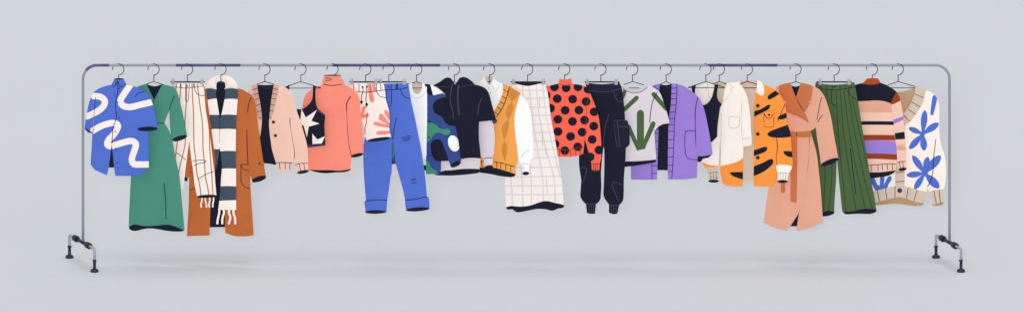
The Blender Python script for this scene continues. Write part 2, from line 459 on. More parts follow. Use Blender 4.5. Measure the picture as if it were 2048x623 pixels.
# ---- striped scarf over the rust coat
T = Thing('scarf', 'long cream and slate block-striped scarf with fringes, draped over the rust coat', 'scarf', 441, -1.7)
T.part('neck_loop', -24, "411.5,179.5c 415,165 425,155 441,150.7 459,153 471,163 476.6,179.5c 462,176.6 450.6,179.5c 450,165.5 441,162.4 433.5,165.5 432.5,179.5c 421,176.6", CREAM, [], [("433,156 431.4,163 431,170", .9, TAN), ("451.5,156 453,162 453,170", .9, TAN)], b=6)
SB = [("400,180c 411,177.5 422,176.5 433,178.5 442,180c 442,197.5c 428,197.2 411,200.2 400,202c", SLATE), ("400,231c 414,229.5 442,229.5c 442,258c 428,257.5 415,260.5 400,262c", SLATE), ("400,297.5c 442,298c 442,336.8c 400,337.5c", SLATE), ("400,372c 440,372c 440,385c 400,385c", SLATE)]
T.part('scarf_end', 0, "411.9,177c 408,199.3 408,240 412,290 415,315 418,337.4c 424,360 430,397.5c 401,396.5c 400,370 402,340c 408,300c 405,240c 408,200c 408,177c 433,176.3c 432.3,190 434.2,203.3 437,221 439.4,239.5 439,297 436,318 433.4,337.5c", CREAM, SB, b=3)
SB2 = [("440,181c 450,177.6 462,176.3 480,178.5c 480,199c 462,197.3 440,199.5c", SLATE), ("430,231c 455,228.8 480,230.4c 480,259c 455,257.2 430,259c", SLATE), ("430,303c 455,301.2 480,302.5c 480,337c 455,336.2 430,338c", SLATE), ("430,372.5c 455,371.4 480,372.6c 480,399.6c 455,400 430,401.6c", SLATE)]
T.part('scarf_end', 2, "449,176.3c 476.4,176.8c 475.4,199.3 472.6,239.5 471.5,300 472.2,340 472.4,419c 452,419 436.6,418.5c 439.3,395 442.3,355 443.7,331 439.3,293c 439,262 439.7,239.5 443.3,227 448.3,203 450.5,185", CREAM, SB2, [("439.3,240 439,285", 1, INK)], b=3)
for a in ("404,394 404,400 401.8,408 402.6,414.3", "410.5,394 410.5,400 413,408 413,414.5", "419.5,394 419.5,401 418,408 418.6,414.3", "427,394 427,401 425.5,407 425.7,413.8"):
    T.part('fringe', 0, ribbon_outline(a, 3.2), CREAM, b=.6)
for a in ("438.5,416 438.5,425 435.8,437 434.5,447.5", "446.3,416 448,424 444.8,436 444.6,447.5", "459.3,416 457.6,424 460.8,434 457.3,447.5", "468.3,416 466.6,424 470.2,436 470.4,447.5"):
    T.part('fringe', 2, ribbon_outline(a, 4.2), CREAM, b=.6)

# ---- rust coat
T = Thing('coat', 'long rust-brown coat worn under the striped scarf', 'coat', 441)
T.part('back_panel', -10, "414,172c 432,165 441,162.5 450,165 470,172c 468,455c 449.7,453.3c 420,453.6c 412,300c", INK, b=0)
CL = "407,176c 420,181c 434,200c 431,330 423,396 421,415 419.2,470c 395,470.6 373.6,471.6c 377,415c 379,331c 382,250c"
T.part('left_front', 0, CL, RUST, [], [("379,331.4 384,331.4 384.2,337", 1.1, INK), ("379,331.4 378.4,345 377.6,359.5", 1.1, INK), ("379,343.5 384.6,343.5", 1.1, INK), ("377.4,379 383,378.8 390,375", 1.1, INK)], b=5)
T.part('sleeve', 4, "407.5,174.5c 401,185 392,220 380,268 373,315 369,356.5c 377,357c 384,330 388,270 404,230c", RUST, [], b=3)
T.part('cuff_lining', 4, el(371.6, 358, 3.6, 4.2, -20), INK, b=0)
CRt = "468,181c 476,176.6 493,184.2c 498,220 499,300 500.5,340 501,370 503.5,410 507.6,469.5c 495,471.6 470,471.2 450.3,464.4c 449.6,440 450,400 454,300c 460,200c"
T.part('right_front', 0, CRt, RUST, [], [("493.5,259 494.6,300 496,327.8", 1.3, INK), ("481.8,328.4 489,328.6 497.9,328.4", 1.3, INK), ("481.8,328.4 482,359.5 484,367 491.4,374 500,376", 1.2, INK), ("482.4,330.4 487.4,338.4 499.4,341", 1.0, INK)], b=5)
T.part('sleeve', 5, "484,178.5c 493,184 505.5,193 510.5,209 514.6,239.5 516.6,255 522.6,295 527.6,329 532.2,353c 520,362 505,365c 499.8,347c 493,300 491,250 489,200c", RUST, [], [("502.5,194.3 497.5,207.4 495,225.4", 1.2, INK), ("493.5,259 494.6,300 496,327.8", 1.3, INK), ("481.8,328.4 489,328.6 497.9,328.4", 1.3, INK), ("482.4,330.4 487.4,338.4 499.4,341", 1.0, INK)], b=4)
T.part('cuff_lining', 10, el(518.2, 357.4, 14.6, 5.2, -17), INK, b=0, th=2)
tb = T.part('cuff_tab', 10, "513.5,323.5c 528,321.8c 528.8,331c 514.2,329.6c", RUST, [], [("527.6,321.8 514.5,323.6 513.6,326.5 514.4,329.3 528,330.8", 1.1, INK)], b=.8, th=2)
T.button(519, 326.4, 1.9, lay=13, parent=tb)
hanger(T, 441.5, 'rust coat and the striped scarf', tips=((434,166),(449,166)), apex=163.8, lay=11)

# ---- peach cardigan
T = Thing('cardigan', 'pale peach knitted cardigan with pink ribbed edges and two black buttons', 'cardigan', 530)
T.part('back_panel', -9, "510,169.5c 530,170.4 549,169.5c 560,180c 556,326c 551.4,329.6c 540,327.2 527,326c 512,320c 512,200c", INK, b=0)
tk = ["503.6,179.6 515.8,176.6", "505.6,189.7 518.6,186.3", "509.2,199.9 519.6,196.3", "511.2,211.3 521.2,207.9", "514.2,223.8 522.2,221.4", "517.6,236 523.2,234.8"]
T.part('left_front', 0, "503.8,171.2c 514.2,167.8c 516.5,187 520.2,205 523.9,239.5 520.2,273c 500,275c 492,240c 496,185c", PEACH, [("503.8,171.2c 514.2,167.6c 520.2,205c 524,241c 519,240c 513,227 508,189", PRIB)], [(t, 1, '#3A2A30') for t in tk] + [("503.8,171.2 508,189 513,227 518,239", .7, PRIB)], b=3)
RF = "547.7,168.2c 560,172.3 572.4,175.2c 590,200c 598,300c 590,312c 584.4,325.3c 580.4,339.6c 568,340.6 554,339.4c 551.4,324.3c 548,313 543.3,295 538.3,255 538.5,237 542.3,201.3"
tk = ["545.3,176.8 556.4,179.2", "543.3,186.3 553.6,189", "542.3,196 552.2,198.3", "540.3,208 549,210.8", "538.7,220.4 546.8,222.8", "538,233.6 542.4,236"]
T.part('right_front', 0, RF, PEACH, [("547.7,167c 558.4,172.2c 552.4,203.3 542.3,238c 537,238c 541,201.3", PRIB)], [(t, 1, '#3A2A30') for t in tk] + [("551.6,325 566,324.6 584.4,325.7", 1.2, INK), ("558.4,325.3 560.4,338.6", 1.1, INK), ("570.4,325 570.4,338.6", 1.1, INK), ("579.8,325.3 579.4,338.6", 1.1, INK)], b=5)
T.part('sleeve', 5, "566,173.8c 580.4,181.2 586.4,193.3 591.4,215.4 598.5,235.5 607.5,265 613.5,287 616.1,305 616.5,340c 606,345 594.6,346c 590.6,330 588,318 589,309 585.5,285 580.5,255 578,235 570,200", PEACH, [], [("580,235.5 580.5,255 585.5,285 589.4,309.3 587.4,318.3", 1.2, INK), ("590.4,329.4 600.4,326.3 616,326", 1.1, INK), ("598.4,327.4 601,341", 1.1, INK), ("607.5,326.3 610,340", 1.1, INK)], b=4)
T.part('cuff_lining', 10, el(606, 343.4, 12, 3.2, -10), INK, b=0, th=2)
for x, y in ((546.9, 244), (550.7, 271)): T.button(x, y, 3.1, ref=[(RF, 5)])
hanger(T, 529.5, 'pale peach cardigan', tips=((514,168.6),(548,168.6)), bar=176, barx=(508, 552))

# ---- star camisole
T = Thing('camisole', 'short dark strap top with big cream stars, beside the coral sweater', 'top', 601.5, 0.3)
CB = "593.5,217.8c 603.5,218.3 612.5,213.3 620.6,205.3 625,195.3 625.8,170.4c 632,172.3c 630.8,189 631.6,205.3 635.6,217.3 650.7,230.4c 648.8,250 649.7,271 650.9,290.6c 614.5,294.8c 600,294.8c 596,240c"
ST_ = [("603,218c 611.5,234.8c 633.8,219.6c 622.5,241.5c 638.8,247c 617.4,253c 613.8,274.5c 607.5,251c 590,246c 601,238c", CREAM),
       ("624.5,267c 634.6,278.7c 649.8,272c 643.6,286.4c 625,287.8c", CREAM), ("600,290c 614,289c 652,287.2c 652,292c 600,297c", NVY2), ("634.6,216c 651.5,229.6c 651.5,233.8c 641,226c 634,220.4c", NVY2)]
T.part('body', -3, CB, INK, ST_, b=1.5, th=3, grid=6)
T.part('strap', 0, "570.2,174c 578.6,169.5c 578.6,179.8c", INK, b=0, th=2)
hanger(T, 601.5, 'star print strap top', tips=((570.2,174.2),(641.6,175.8)), bar=176.2, lay=-1, barx=(571,641))

# ---- coral turtleneck
T = Thing('sweater', 'plain coral turtleneck sweater with a folded collar', 'sweater', 665.5)
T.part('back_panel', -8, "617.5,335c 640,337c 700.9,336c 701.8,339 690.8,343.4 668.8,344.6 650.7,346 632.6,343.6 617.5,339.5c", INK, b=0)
CT_ = "646.6,168.6c 630.6,175.2 616.5,183.3 609.5,193.3 605,211.4 603,260 606,338.4c 640.6,339.6 660.7,339.6 680.8,340.6 701.2,337.4c 703,314c 697,180c 688.8,168.8c"
T.part('body', 0, CT_, CORAL, b=7)
T.part('sleeve', 5, "688,168.8c 703,177.3 713,185.3 719,199.3 720.6,223.4 725,255 727,279 727.2,306c 714,313 702.6,313.5c 698,291 695,265 692.8,223.4c 688,205c 688,185c", CORAL, [], [("701.8,192.3 693.8,205.3 692.8,223.4 695,265 698,291 702.4,311", 1.4, INK)], b=4)
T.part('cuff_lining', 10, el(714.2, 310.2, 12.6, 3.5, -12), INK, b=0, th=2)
T.part('turtleneck', 4, "646.6,150.9c 665,151.6 683.2,150.7c 682.4,156 685.6,160 687.8,163.2 689,169c 668,175 646.3,169c 643.8,164 645.6,160 647.6,156", CORAL, [], [("650.3,156.6 660,156.6 663.4,158.2 660.8,160.6 651,161.2", 1.2, INK), ("646.6,168.2 656.8,170.6 670.8,170.6 683.2,168.2", 1.3, INK)], b=3)
T.part('collar_lining', 8, el(665, 150.6, 18, 1.1), INK, b=0, th=2)
hanger(T, 665.5, 'coral turtleneck sweater', tips=((640,179),(690,179)), apex=168, stem=168, lay=-4)

# ---- shorts
T = Thing('shorts', 'cream drawstring shorts printed with coral sea plants', 'shorts', 731)
SH = "699,167.4c 708,165.6 716,167.4c 767.2,167.4c 770.2,181.3 772.2,199.3 777.3,219.4 779.5,239.5 778.3,255 782,274.4c 758,281 734.5,281.5c 730,273 727,250 720,227c 708,190c"
SF = [(leaf(737,165,745,205,9.5,base=.6), CORAL), (leaf(746,167,750,184,7,base=.8), CORAL), (leaf(722,238,729,211,7,base=.6), CORAL), (leaf(718,236,738,229,7.5,base=.6), CORAL),
      (leaf(779,250,759,228,8.5,base=.5), CORAL), (leaf(781,240,770,220,8,base=.7), CORAL), (leaf(783,254,747,246,8,base=.6), CORAL), (leaf(783,264,752.5,266,8,base=.7), CORAL), (leaf(782,250,757,235,6.5,base=.6), CORAL)]
T.part('body', 0, SH, CREAM, SF, [("713,183.3 731,184.3 751.2,182.3 770,180", 1.2, INK)] + [(f"{x},168 {x+.3},{y}", 1.1, INK) for x, y in ((707.4,180),(717.8,182.5),(741.5,182.5),(752.5,181),(761.5,180))] +
       [("752.5,182.3 757.2,190.3 763,194 772,195.5", 1.1, INK), ("734.5,224.4 733.4,238 733,245 730,255 730.4,268", 1.1, INK)], b=5)
RS = [(SH, 5)]
for a, d1, d2 in (("725.5,174.2 726,183.3 722.6,193.3 723,203.3 722.8,209.6", (725.3,174.2), (722.9,204)), ("733.5,173.2 733,189.3 731.8,199.3 733.4,208.4 732.7,215.4", (733.4,173.2), (733.3,208.8))):
    q = T.part('drawstring', 5.5, ribbon_outline(a, 1.3), INK, b=.3, th=1.5, ref=RS)
    T.button(*d1, 1.9, lay=7, ref=RS, name='eyelet', parent=q); T.button(*d2, 2.8, lay=7, ref=RS, name='toggle', parent=q)
T.part('hem_lining', 6, el(758, 278.2, 23.8, 3.4, -7.5), INK, b=0, th=2)
hanger(T, 731, 'coral plant print shorts', 'clip', bar=(698.5, 759), clips=(703.4, 751.8), stem=163.8)

# ---- blue jeans
T = Thing('jeans', 'blue jeans with turned-up cuffs and rip marks on one knee', 'jeans', 777.5)
JN = "760,168c 816.4,166.4c 821.4,199.3 829.4,235.5 841.5,295 846.5,325.3 850.5,355.5 854.7,402c 832,402 810.5,402c 805,375 799.3,355.5 791.3,325 788,293 784.6,281c 783.7,300 783.3,335.4 780.4,360 774,404c 752,404 732,404c 728,352 726.5,320 727,293 730,273 738,240c 756,200c"
T.part('body', 0, JN, BLUE, [], [("771,179.3 781.3,179.9 801.3,178 815,175.3", 1.2, INK), ("771.8,179 772.3,195 774.6,208 777,212.8 781.3,212.6 782.9,208.4 782.9,168.5", 1.1, INK),
    ("800.7,178 803.4,187.3 810.4,194.3 821,197.9", 1.1, INK), ("793.3,234.5 789.3,251 784.9,279.2", 1.2, INK), ("802.4,275.2 812,273.6 821,270.7", 1.2, '#22264A'), ("805.8,278.4 813,277.4 821.4,274.4", 1.2, '#22264A'), ("807.8,281.6 813,280.6 819.8,277.6", 1.2, '#22264A'),
    ("821.5,357.9 826,357 831.9,356.2", 1.2, '#22264A'), ("822.5,361.4 831.4,359.6", 1.2, '#22264A'), ("823.8,365.7 833.5,364", 1.2, '#22264A')], b=6)
T.part('turn_up', 6, "731.5,400.6 756.3,398.8 774.2,399.5c 773.2,423c 751,427 731,423.5c 729.8,412 728.6,403", BLUE, [], [("731.6,401 756.3,399.3 774,400", 1.3, '#22264A')], b=3)
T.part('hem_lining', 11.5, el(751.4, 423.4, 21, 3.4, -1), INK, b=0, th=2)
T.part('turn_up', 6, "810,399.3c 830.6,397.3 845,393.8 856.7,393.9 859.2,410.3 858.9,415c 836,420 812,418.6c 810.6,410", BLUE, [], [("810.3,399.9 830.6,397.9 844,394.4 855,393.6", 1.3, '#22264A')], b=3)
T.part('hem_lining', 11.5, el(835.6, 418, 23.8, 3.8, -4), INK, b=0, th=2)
T.part('belt_loop', 5, [(791.8,167.5),(795.6,167.5),(795.6,178.5),(791.8,178.5)], '#22264A', b=.5, th=2, ref=[(JN,6)])
T.button(777.3, 174, 1.3, ref=[(JN,6)])
hanger(T, 777.5, 'blue jeans', 'clip', bar=(755, 812.5), clips=(760.6, 808.3), stem=163.8)

# ---- white tee inside the camouflage shirt
T = Thing('white_tee', 'plain white crew-neck tee between the jeans and the camouflage shirt', 'T-shirt', 833, 5.7)
T.part('back_panel', -6, "822,166c 845,165.2c 846,186c 834,192c 822,186c", TAN, b=0)
WT = "824.2,166.2c 817.2,168.4 813,172c 806,240c 800,317.5c 846,317.5c 856,317.5c 858,240c 857,172c 844.3,165.2c 844,176 840.3,184.6 834.8,188.6 827.8,184.6 824.4,175.2"
T.part('body', 0, WT, WHITE, [], [("820.2,188.6 827.5,194.8 835.3,196.3 844,193 850.3,185.3", 1.0, '#CFC9C4')], b=4)
hanger(T, 833, 'white crew-neck tee and camouflage shirt', tips=((817.5,169),(849,169)), bar=176, barx=(821.5, 846), lay=-3.5)

T = Thing('camouflage_shirt', 'open navy shirt with green, black and white blotches, tucked behind the black hoodie', 'shirt', 833, 6.0, fold=1.5)
T.part('back_panel', -13, "815,166.5c 822,167c 820,330c 870,330c 870,340c 812,341c 806,338c 806,200c", INK, b=0, th=2)
T.part('left_front', -9, "812,167c 820,168c 812,250c 802,348.4c 778,348.4c 776,260c 790,185c", NAVY, [("775,284c 784,282 789.5,300 787.5,314 780,320 775,318c", CGRN), ("775,334c 783,328.5 792,327.5 800,328c 800,349c 775,349c", '#F0E3DC')], b=2)
CF = [("849,166c 860.3,169.2c 866.3,190.3c 852,190.3c", INK), ("860.3,168.2c 870,171c 887,186c 866.3,190.4c", WHITE), ("890,194.3 880,196.5 870.5,202 865.3,213.4 870,226 880.4,231.5 886,237 889,243 900,251 925,252c 925,194c", INK),
      ("850,247c 860.3,245 870.4,248 878.4,256 886.4,257.7 896.5,257 900.9,263 896.5,269 888.4,269 876.4,264.6 868.4,268.4 862.3,277 856.3,283 850,283.6c", CGRN),
      ("861.3,289 868.4,279.6 880.4,279 888.4,295 896.5,321 880.4,322.3 870.4,320.3 864,309.3", INK), ("850,321.3c 858.3,323.3 861.3,333.4 872.4,341.4 876,348c 850,348c", CGRN), (el(907.5,286.5,11,16.5,-17), WHITE)]
RFc = "849.3,167.6c 860.3,169.2 868.3,172.2 884.3,184.3c 905,205c 908,240c 900,321.6c 882,321.6c 881.8,345.6c 874,347.6 852,347.6c 852.4,239.5 852.7,189.3c"
T.part('right_front', 5, RFc, NAVY, CF, [("883.4,233.5 883.2,250 882.6,272", 1, INK)], b=2, th=3)
T.part('sleeve', 7, "884,186c 905,205c 930,260c 922,321.5c 912,330 901.6,334c 892.4,305 882.6,272c 883,235c", NAVY, CF, b=2, th=3)
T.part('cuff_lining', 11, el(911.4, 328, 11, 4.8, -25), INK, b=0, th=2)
for x, y in ((859.3,242.4),(858.3,274),(859.7,311)): T.button(x, y, 1.6, lay=9.5, ref=[(RFc, 2)])

# ---- hoodie and the lilac shirt under it
T = Thing('hoodie', 'black short-sleeved hoodie with grey drawstrings', 'hoodie', 908.5, -3.6)
HB = "868.3,171.2c 905,168c 912,169 948,168.6c 962,176c 958,243c 957.7,275 961.9,316.3c 940,315.2 921.6,317.6c 916.5,281 910.5,251 900,215 890,189 880.4,179.3"
T.part('body', 0, HB, INK, [], [("872.4,172 890.4,173.8 905.5,173.4", .9, HLINE), ("918.5,174.6 932.6,172.2 947.7,169", .9, HLINE)], b=4)
T.part('sleeve', 4, "946,168c 960.7,172.2 970.8,177.2 977.8,187.3 983.8,209.4 991.8,237.5 993,240c 975,241.5 956,243.6c 953,215 950,190c", INK, [], [("963.7,195.7 957.7,211.4 955.7,231.5", 1.2, HLINE)], b=4)
T.part('sleeve_hem', 0, "984,240c 993.8,239c 993.5,245 987,247.4c 984,244c", '#414A5C', b=.5)
T.part('hood', 5, "866.5,172 880.4,163.2 891.4,155.8 900.5,156.2 906.5,163.2 910.5,168.8c 914.5,163.2 920.5,155.4 932.6,155.2 946.7,165.2 948.5,169c 932,173 918.5,175c 910,172c 905.5,173.6c 890,173.6", INK, [], [("905.5,173.6 890.4,173.8 870,172.4", .8, HLINE), ("918.5,174.8 932,172.6 948,169", .8, HLINE)], b=3)
for a, wd in (("905,168 900.6,190 901,205 905.5,221 906.5,238", 2.2), ("917.8,170 915.6,185 915.5,199 917,217 918.5,231", 3.4)):
    T.part('drawstring', 8, ribbon_outline(a, wd), '#3F3F56', b=.5, th=2, ref=[(HB, 4)])
hanger(T, 908.5, 'black hoodie', tips=((890,172),(927,172)), apex=163.6, lay=-2)

T = Thing('lilac_shirt', 'pale lilac-grey long-sleeved shirt showing below the black hoodie', 'shirt', 908.5, 2.4)
T.part('body', 0, "881.4,300c 961,300c 960.7,318 958.7,337.4c 930,337 900,340 881.4,340c", LILAC, [], b=3)
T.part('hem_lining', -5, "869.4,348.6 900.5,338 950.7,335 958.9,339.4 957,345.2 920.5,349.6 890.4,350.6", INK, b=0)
T.part('sleeve', 5, "954,243.5c 952,238c 986,238c 987,251 989.8,275 987.8,305.3 985.8,315.3 985,332.4c 978,333.4 970,334.4c 966.7,317.3 961.7,311 959.7,291 956.7,265", LILAC, [], [("966.3,316.6 976,315.4 985.8,315.2", 1.1, INK)], b=4)
T.part('cuff_lining', 9, "969.4,332.8c 976,330.4 984.8,330.4 985.8,334.8 978,336.6 968.6,336.6", INK, b=0, th=2)

# ---- white shirt with the orange argyle vest
T = Thing('white_shirt', 'white collared shirt with long sleeves under an orange argyle vest', 'shirt', 979, 0.3)
T.part('back_panel', -9, "968,153.4c 986.8,153.4c 990,165c 980,182c 966,166c", TAN, b=0)
T.part('body', 0, "962,167c 972,163c 979,170c 988,162c 1004.9,167.6c 1012,185c 1002,215c 985,235c 958,225c 952,190c", WHITE, b=2)
T.part('collar', 4, "970.2,152.4c 966,156 960,164 954.7,168.2 960,172 970.8,178.4c 975,171 976.6,167.2c 971,160", WHITE, [], [("963,173.6 970.8,178.4 976.6,167.2", .8, '#CFC9C4')], b=2)
T.part('collar', 4, "985.8,153.2c 991,160 997,164.5 1003.9,168.4c 1000,177 991.6,182.9c 986,176 982.4,168.8 980.6,166.6c 985.8,160", WHITE, [], [("980.8,166.8 985,174 991,182.3 996,176 998.9,169.2", .9, '#CFC9C4')], b=2)
T.button(977.6, 176.4, 1.1, lay=6); T.button(980.8, 186.3, 1.0, lay=6)
T.part('sleeve', 3, "1036,180c 1041,189.3 1051,199.3 1061,221.4 1063.5,239.5 1065,265 1067,291 1066,315 1061,323.3 1059,331.4 1058.3,346c 1050,348 1044.2,346c 1045,335.4 1041,327.4 1036.6,319.3 1030,300c 1026,240c 1028,200c", WHITE, [], [("1042,327.8 1049,326.8 1057,328.6", .9, '#B9B2AE'), ("1059.5,298.9 1049,305.3 1042.4,315.3", .9, '#B9B2AE')], b=4)
T.button(1047, 335.4, 1.0, lay=8)
T.part('cuff_lining', 8, el(1051.5, 346.3, 7, 3.4), INK, b=0, th=2)
hanger(T, 979, 'white shirt and orange argyle vest', tips=((972,167),(986,167)), apex=163, bar=164.3, lay=-4)
T = Thing('knitted_vest', 'orange argyle knitted vest with a ribbed V neck over the white shirt', 'vest', 979, -0.6)
VB = "1004.9,167.4c 1020,173.6 1041,186.3c 1035,205.4 1029,231.5 1030,265 1034,295 1036.6,319.3c 1030,333.4c 1030.2,347.5c 1010.9,341 986.8,334.8 958.7,334.6c 958,300c 962,240c 988.8,221.4c 999.9,201.3 1005.9,184 1006,176"
VF = [("1019,173.2c 1024,175.4 1041,186.3c 1024,204c 1015.5,190.3c", DIAM), ("1023.4,203.6c 1026.6,215.4 1021,233.5 1016.6,240.5c 1011.5,228 1014.6,213.4", DIAM), ("1016.4,239c 1018,250 1014.4,265 1009,281c 1003.6,262 1006.6,248", DIAM), ("1009,280.5c 1014.6,293 1013.4,305 1010.2,324c 1004.4,306 1003.4,293", DIAM)]
T.part('body', 0, VB, ORNG, VF, [("1019,172.6 1015,189.3 1006.9,211.4 993.8,233.5", 1.3, INK), ("1006.4,178.8 1015.8,184.3", 1.1, INK), ("1003.2,192.3 1012.9,197.3", 1.1, INK), ("999.8,203.4 1009,208.4", 1.1, INK), ("994.8,213.8 1002.9,220.4", 1.1, INK), ("988.8,223.4 996.8,230.4", 1.1, INK),
    ("959,321.9 968,321.7", 1.2, INK), ("986.8,322.7 1002.9,325.4 1030,333", 1.2, INK)] + [(f"{a},{b} {c},{d}", 1.1, INK) for a, b, c, d in ((963,322,964,333.4),(992.8,324,993.6,335.6),(1002,325.6,1001.3,337.4),(1012,327.5,1011,340),(1022,330.4,1021,342.5))], b=5)
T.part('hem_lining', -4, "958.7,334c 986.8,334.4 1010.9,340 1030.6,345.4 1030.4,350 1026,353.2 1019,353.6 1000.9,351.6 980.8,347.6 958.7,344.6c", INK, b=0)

# ---- plaid skirt
T = Thing('plaid_skirt', 'long cream skirt with a lilac window-pane check and wavy dark hem', 'skirt', 1056)
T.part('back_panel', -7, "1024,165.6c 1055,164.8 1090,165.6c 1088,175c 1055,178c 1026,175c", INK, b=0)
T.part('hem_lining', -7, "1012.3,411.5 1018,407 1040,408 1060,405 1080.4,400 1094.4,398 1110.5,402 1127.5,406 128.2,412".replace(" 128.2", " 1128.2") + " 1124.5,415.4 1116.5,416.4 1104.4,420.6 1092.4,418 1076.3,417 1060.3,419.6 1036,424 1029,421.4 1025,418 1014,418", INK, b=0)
SK = "1024.5,166.4c 1032,167.6 1055,172 1079,167.6 1089.5,167c 1095.3,185.3 1102.5,239.5 1109.3,275 1119.4,335.4 1124.5,372 1127.7,409.5c 1120,407 1110.5,405.3 1094.4,401.3 1080.4,403.3 1060,410.3 1040,412.4 1022,411.2 1012,413.6c 1010.5,385 1010,356 1013,300 1018,230"
VL = ["1022,200 1019,260 1018,330", "1032,168 1036,235 1040,300 1044,356 1046,414", "1045,170 1049,235 1056,300 1062,356 1063,414", "1058,171 1065,235 1075,300 1085,356 1087,414", "1072,169 1079,235 1092,300 1108,356 1110,412", "1085,168 1093,235 1107,300 1121,356", "1013,300 1022,356 1025,414"]
HL = [(180,1),(197,-1),(214,1),(230.5,0),(248,1),(265,-1),(282,0),(298,1),(315,0),(334,1),(353,-1.2),(371,.6),(389,-1)]
T.part('body', 0, SK, PLAID, [], [(v, 2.1, PLN) for v in VL] + [(f"1005,{y+a} 1050,{y+a*.2} 1090,{y+a*.4} 1132,{y-1.5}", 1.9, PLN) for y, a in HL]
       + [("1079,192.3 1079.4,216", .9, '#BDAAA0'), ("1084,259 1085,291", .9, '#BDAAA0'), ("1092,295 1092.4,309", .9, '#BDAAA0'), ("1092.4,356 1093.6,370 1094.4,386", .9, '#BDAAA0')], b=5)
hanger(T, 1055, 'long checked cream skirt', 'clip', bar=(1021.5, 1091), clips=(1027, 1086.5), stem=163.8)

# ---- red dotted jumper
T = Thing('dotted_jumper', 'red-orange jumper covered in big black dots', 'jumper', 1129)
DOTS = [(1109,173.8),(1132.2,175.8),(1155.9,173.8),(1176,178.2),(1092,190.3),(1114.5,197.3),(1145.3,198.3),(1172,203),(1101,216.4),(1130.2,220.4),(1157.9,220),(1188.4,223.4),(1115.7,238.5),(1145,242.6),(1169,240),
        (1187.6,252),(1116,262.7),(1141.2,272.5),(1164.3,264),(1184.4,278.6),(1110,287.6),(1155.3,293.2),(1129.8,300.7),(1198,299.7),(1180.4,313.3)]
DF = [(el(x, y, 8.9, 8.7, 0, 24), INK) for x, y in DOTS]
DJ = "1118,166.5c 1104,170.4 1090,172.6c 1090,200c 1098,240c 1108,282 1111,296 1115.8,313c 1140,313.4 1158.3,310.3 1166.5,306.5c 1169.4,277.6c 1178,262c 1182,190c 1170.4,173.2 1144,167.5c 1131,169c"
T.part('body', 0, DJ, RED, DF, [("1113,297.9 1140,298.6 1155,295.4 1166.3,293.2", 1, '#8E2F2A')] + [(f"{x},{y} {x},{y+12.5}", 1, '#8E2F2A') for x, y in ((1119,298.5),(1129.8,299),(1141,298.8),(1151.4,297.2),(1160.6,295.6))], b=6)
T.part('sleeve', 5, "1162,171.6c 1170.4,173.2 1178.4,183.3 1190.4,211.4 1197.5,235.5 1201.8,275 1202.8,315.3 1199.6,325.6c 1198.8,339.2c 1183.4,338.4c 1182.8,326.3c 1176.4,301 1169.4,277.6c 1172,230c 1168,200", RED, DF, [("1178.4,187.3 1173.4,211.4 1172.4,239.5 1171,261 1169.6,275", .8, '#7A4A3C'), ("1183,327 1199.4,327", 1, '#8E2F2A')] + [(f"{x},327 {x},338.8", 1, '#8E2F2A') for x in (1187.4,1191.4,1195.4)], b=3)
T.part('cuff_lining', 3, "1183,336.8c 1199,337c 1198.6,341c 1192,342.6 1184,340.8c", '#55454F', b=0)
T.part('collar', 4, "1119,158.2c 1131,160 1142.4,156.8c 1144.6,168.6c 1131,171.6 1116.6,168c", RED, [], [("1117,168.2 1131,171 1144.4,168.4", .9, '#8E2F2A'), ("1119,158.3 1131,160 1142.4,157", .9, '#8E2F2A')], b=2)
hanger(T, 1129, 'red black-dotted jumper', tips=((1105,177),(1153,177)), apex=166, bar=180, stem=166)

# ---- cargo trousers
T = Thing('cargo_trousers', 'black cargo trousers with a side pocket and gathered ankles', 'trousers', 1203.5)
CP = "1170.5,165c 1174,166 1180.4,166.6c 1203,168.6 1228.5,166.6c 1238.6,163.6c 1244.5,181.3 1247.5,205.3 1250,240 1251.5,290 1250.5,323 1247.9,356 1247.5,386 1245.9,400.3 1238.4,409.6c 1234.8,426.4c 1226,427.6 1217.8,424.4c 1217.9,408.4c 1209.7,397 1206.7,388 1207.7,366 1208.6,330 1208.4,300 1207,292c 1204,320 1202,345 1202.7,370 1201.7,390.2 1199.7,400.3 1191.9,408c 1190.3,426.4c 1181,427 1173.8,425c 1171.8,407.6c 1164.6,400 1160.6,392 1161.8,370 1162.3,359.5 1158.3,331.4 1158.3,305 1166,240 1174,195"
T.part('body', 0, CP, INK, [("1172,160c 1240,160c 1240,176c 1224.5,181 1200.4,183 1179.3,180 1170,176c", '#25253A')], [("1172,179 1179.3,181 1200.4,184 1224.5,182.3 1241,177.2", 1, DLN), ("1227.5,184.3 1230.5,195.3 1236.5,201.3 1247,203.6", 1, DLN), ("1218.5,228.5 1212.4,245 1208.4,265 1206.6,291", 1, DLN),
    ("1161.6,335.6 1168,334.4 1173.2,337 1171.6,348 1165.6,365", 1, DLN), ("1244.9,369 1230.8,364 1224.8,366 1227.8,380 1237.8,402", 1, DLN), ("1171.8,407.4 1191.8,407.6", .9, DLN), ("1218,409.4 1238,409.8", .9, DLN)] +
    [(f"{x},409 {x+.2},425", .9, DLN) for x in (1178,1182.6,1187,1222.6,1227.4,1232.4)], b=6)
T.part('cargo_pocket', 5, "1227.5,240.5c 1241,239.6 1254.7,240.8c 1257.6,252 1259,266 1259.6,287c 1253,294.6 1234.5,294.8c 1231,282 1229.5,269", '#222334', [], [("1227.8,240.8 1229.7,269 1234.7,294.4", 1, DLN), ("1234.5,243 1237.5,275 1240.5,294", 1, DLN), ("1234.5,252 1246,253 1256.8,252.6", 1, DLN), ("1228,241 1241,240.2 1254.4,241.2", .9, DLN)], b=2, ref=[(CP, 6)])
hanger(T, 1201.5, 'black cargo trousers', 'clip', bar=(1169.5, 1238), clips=(1174.5, 1232.5), stem=163.8)

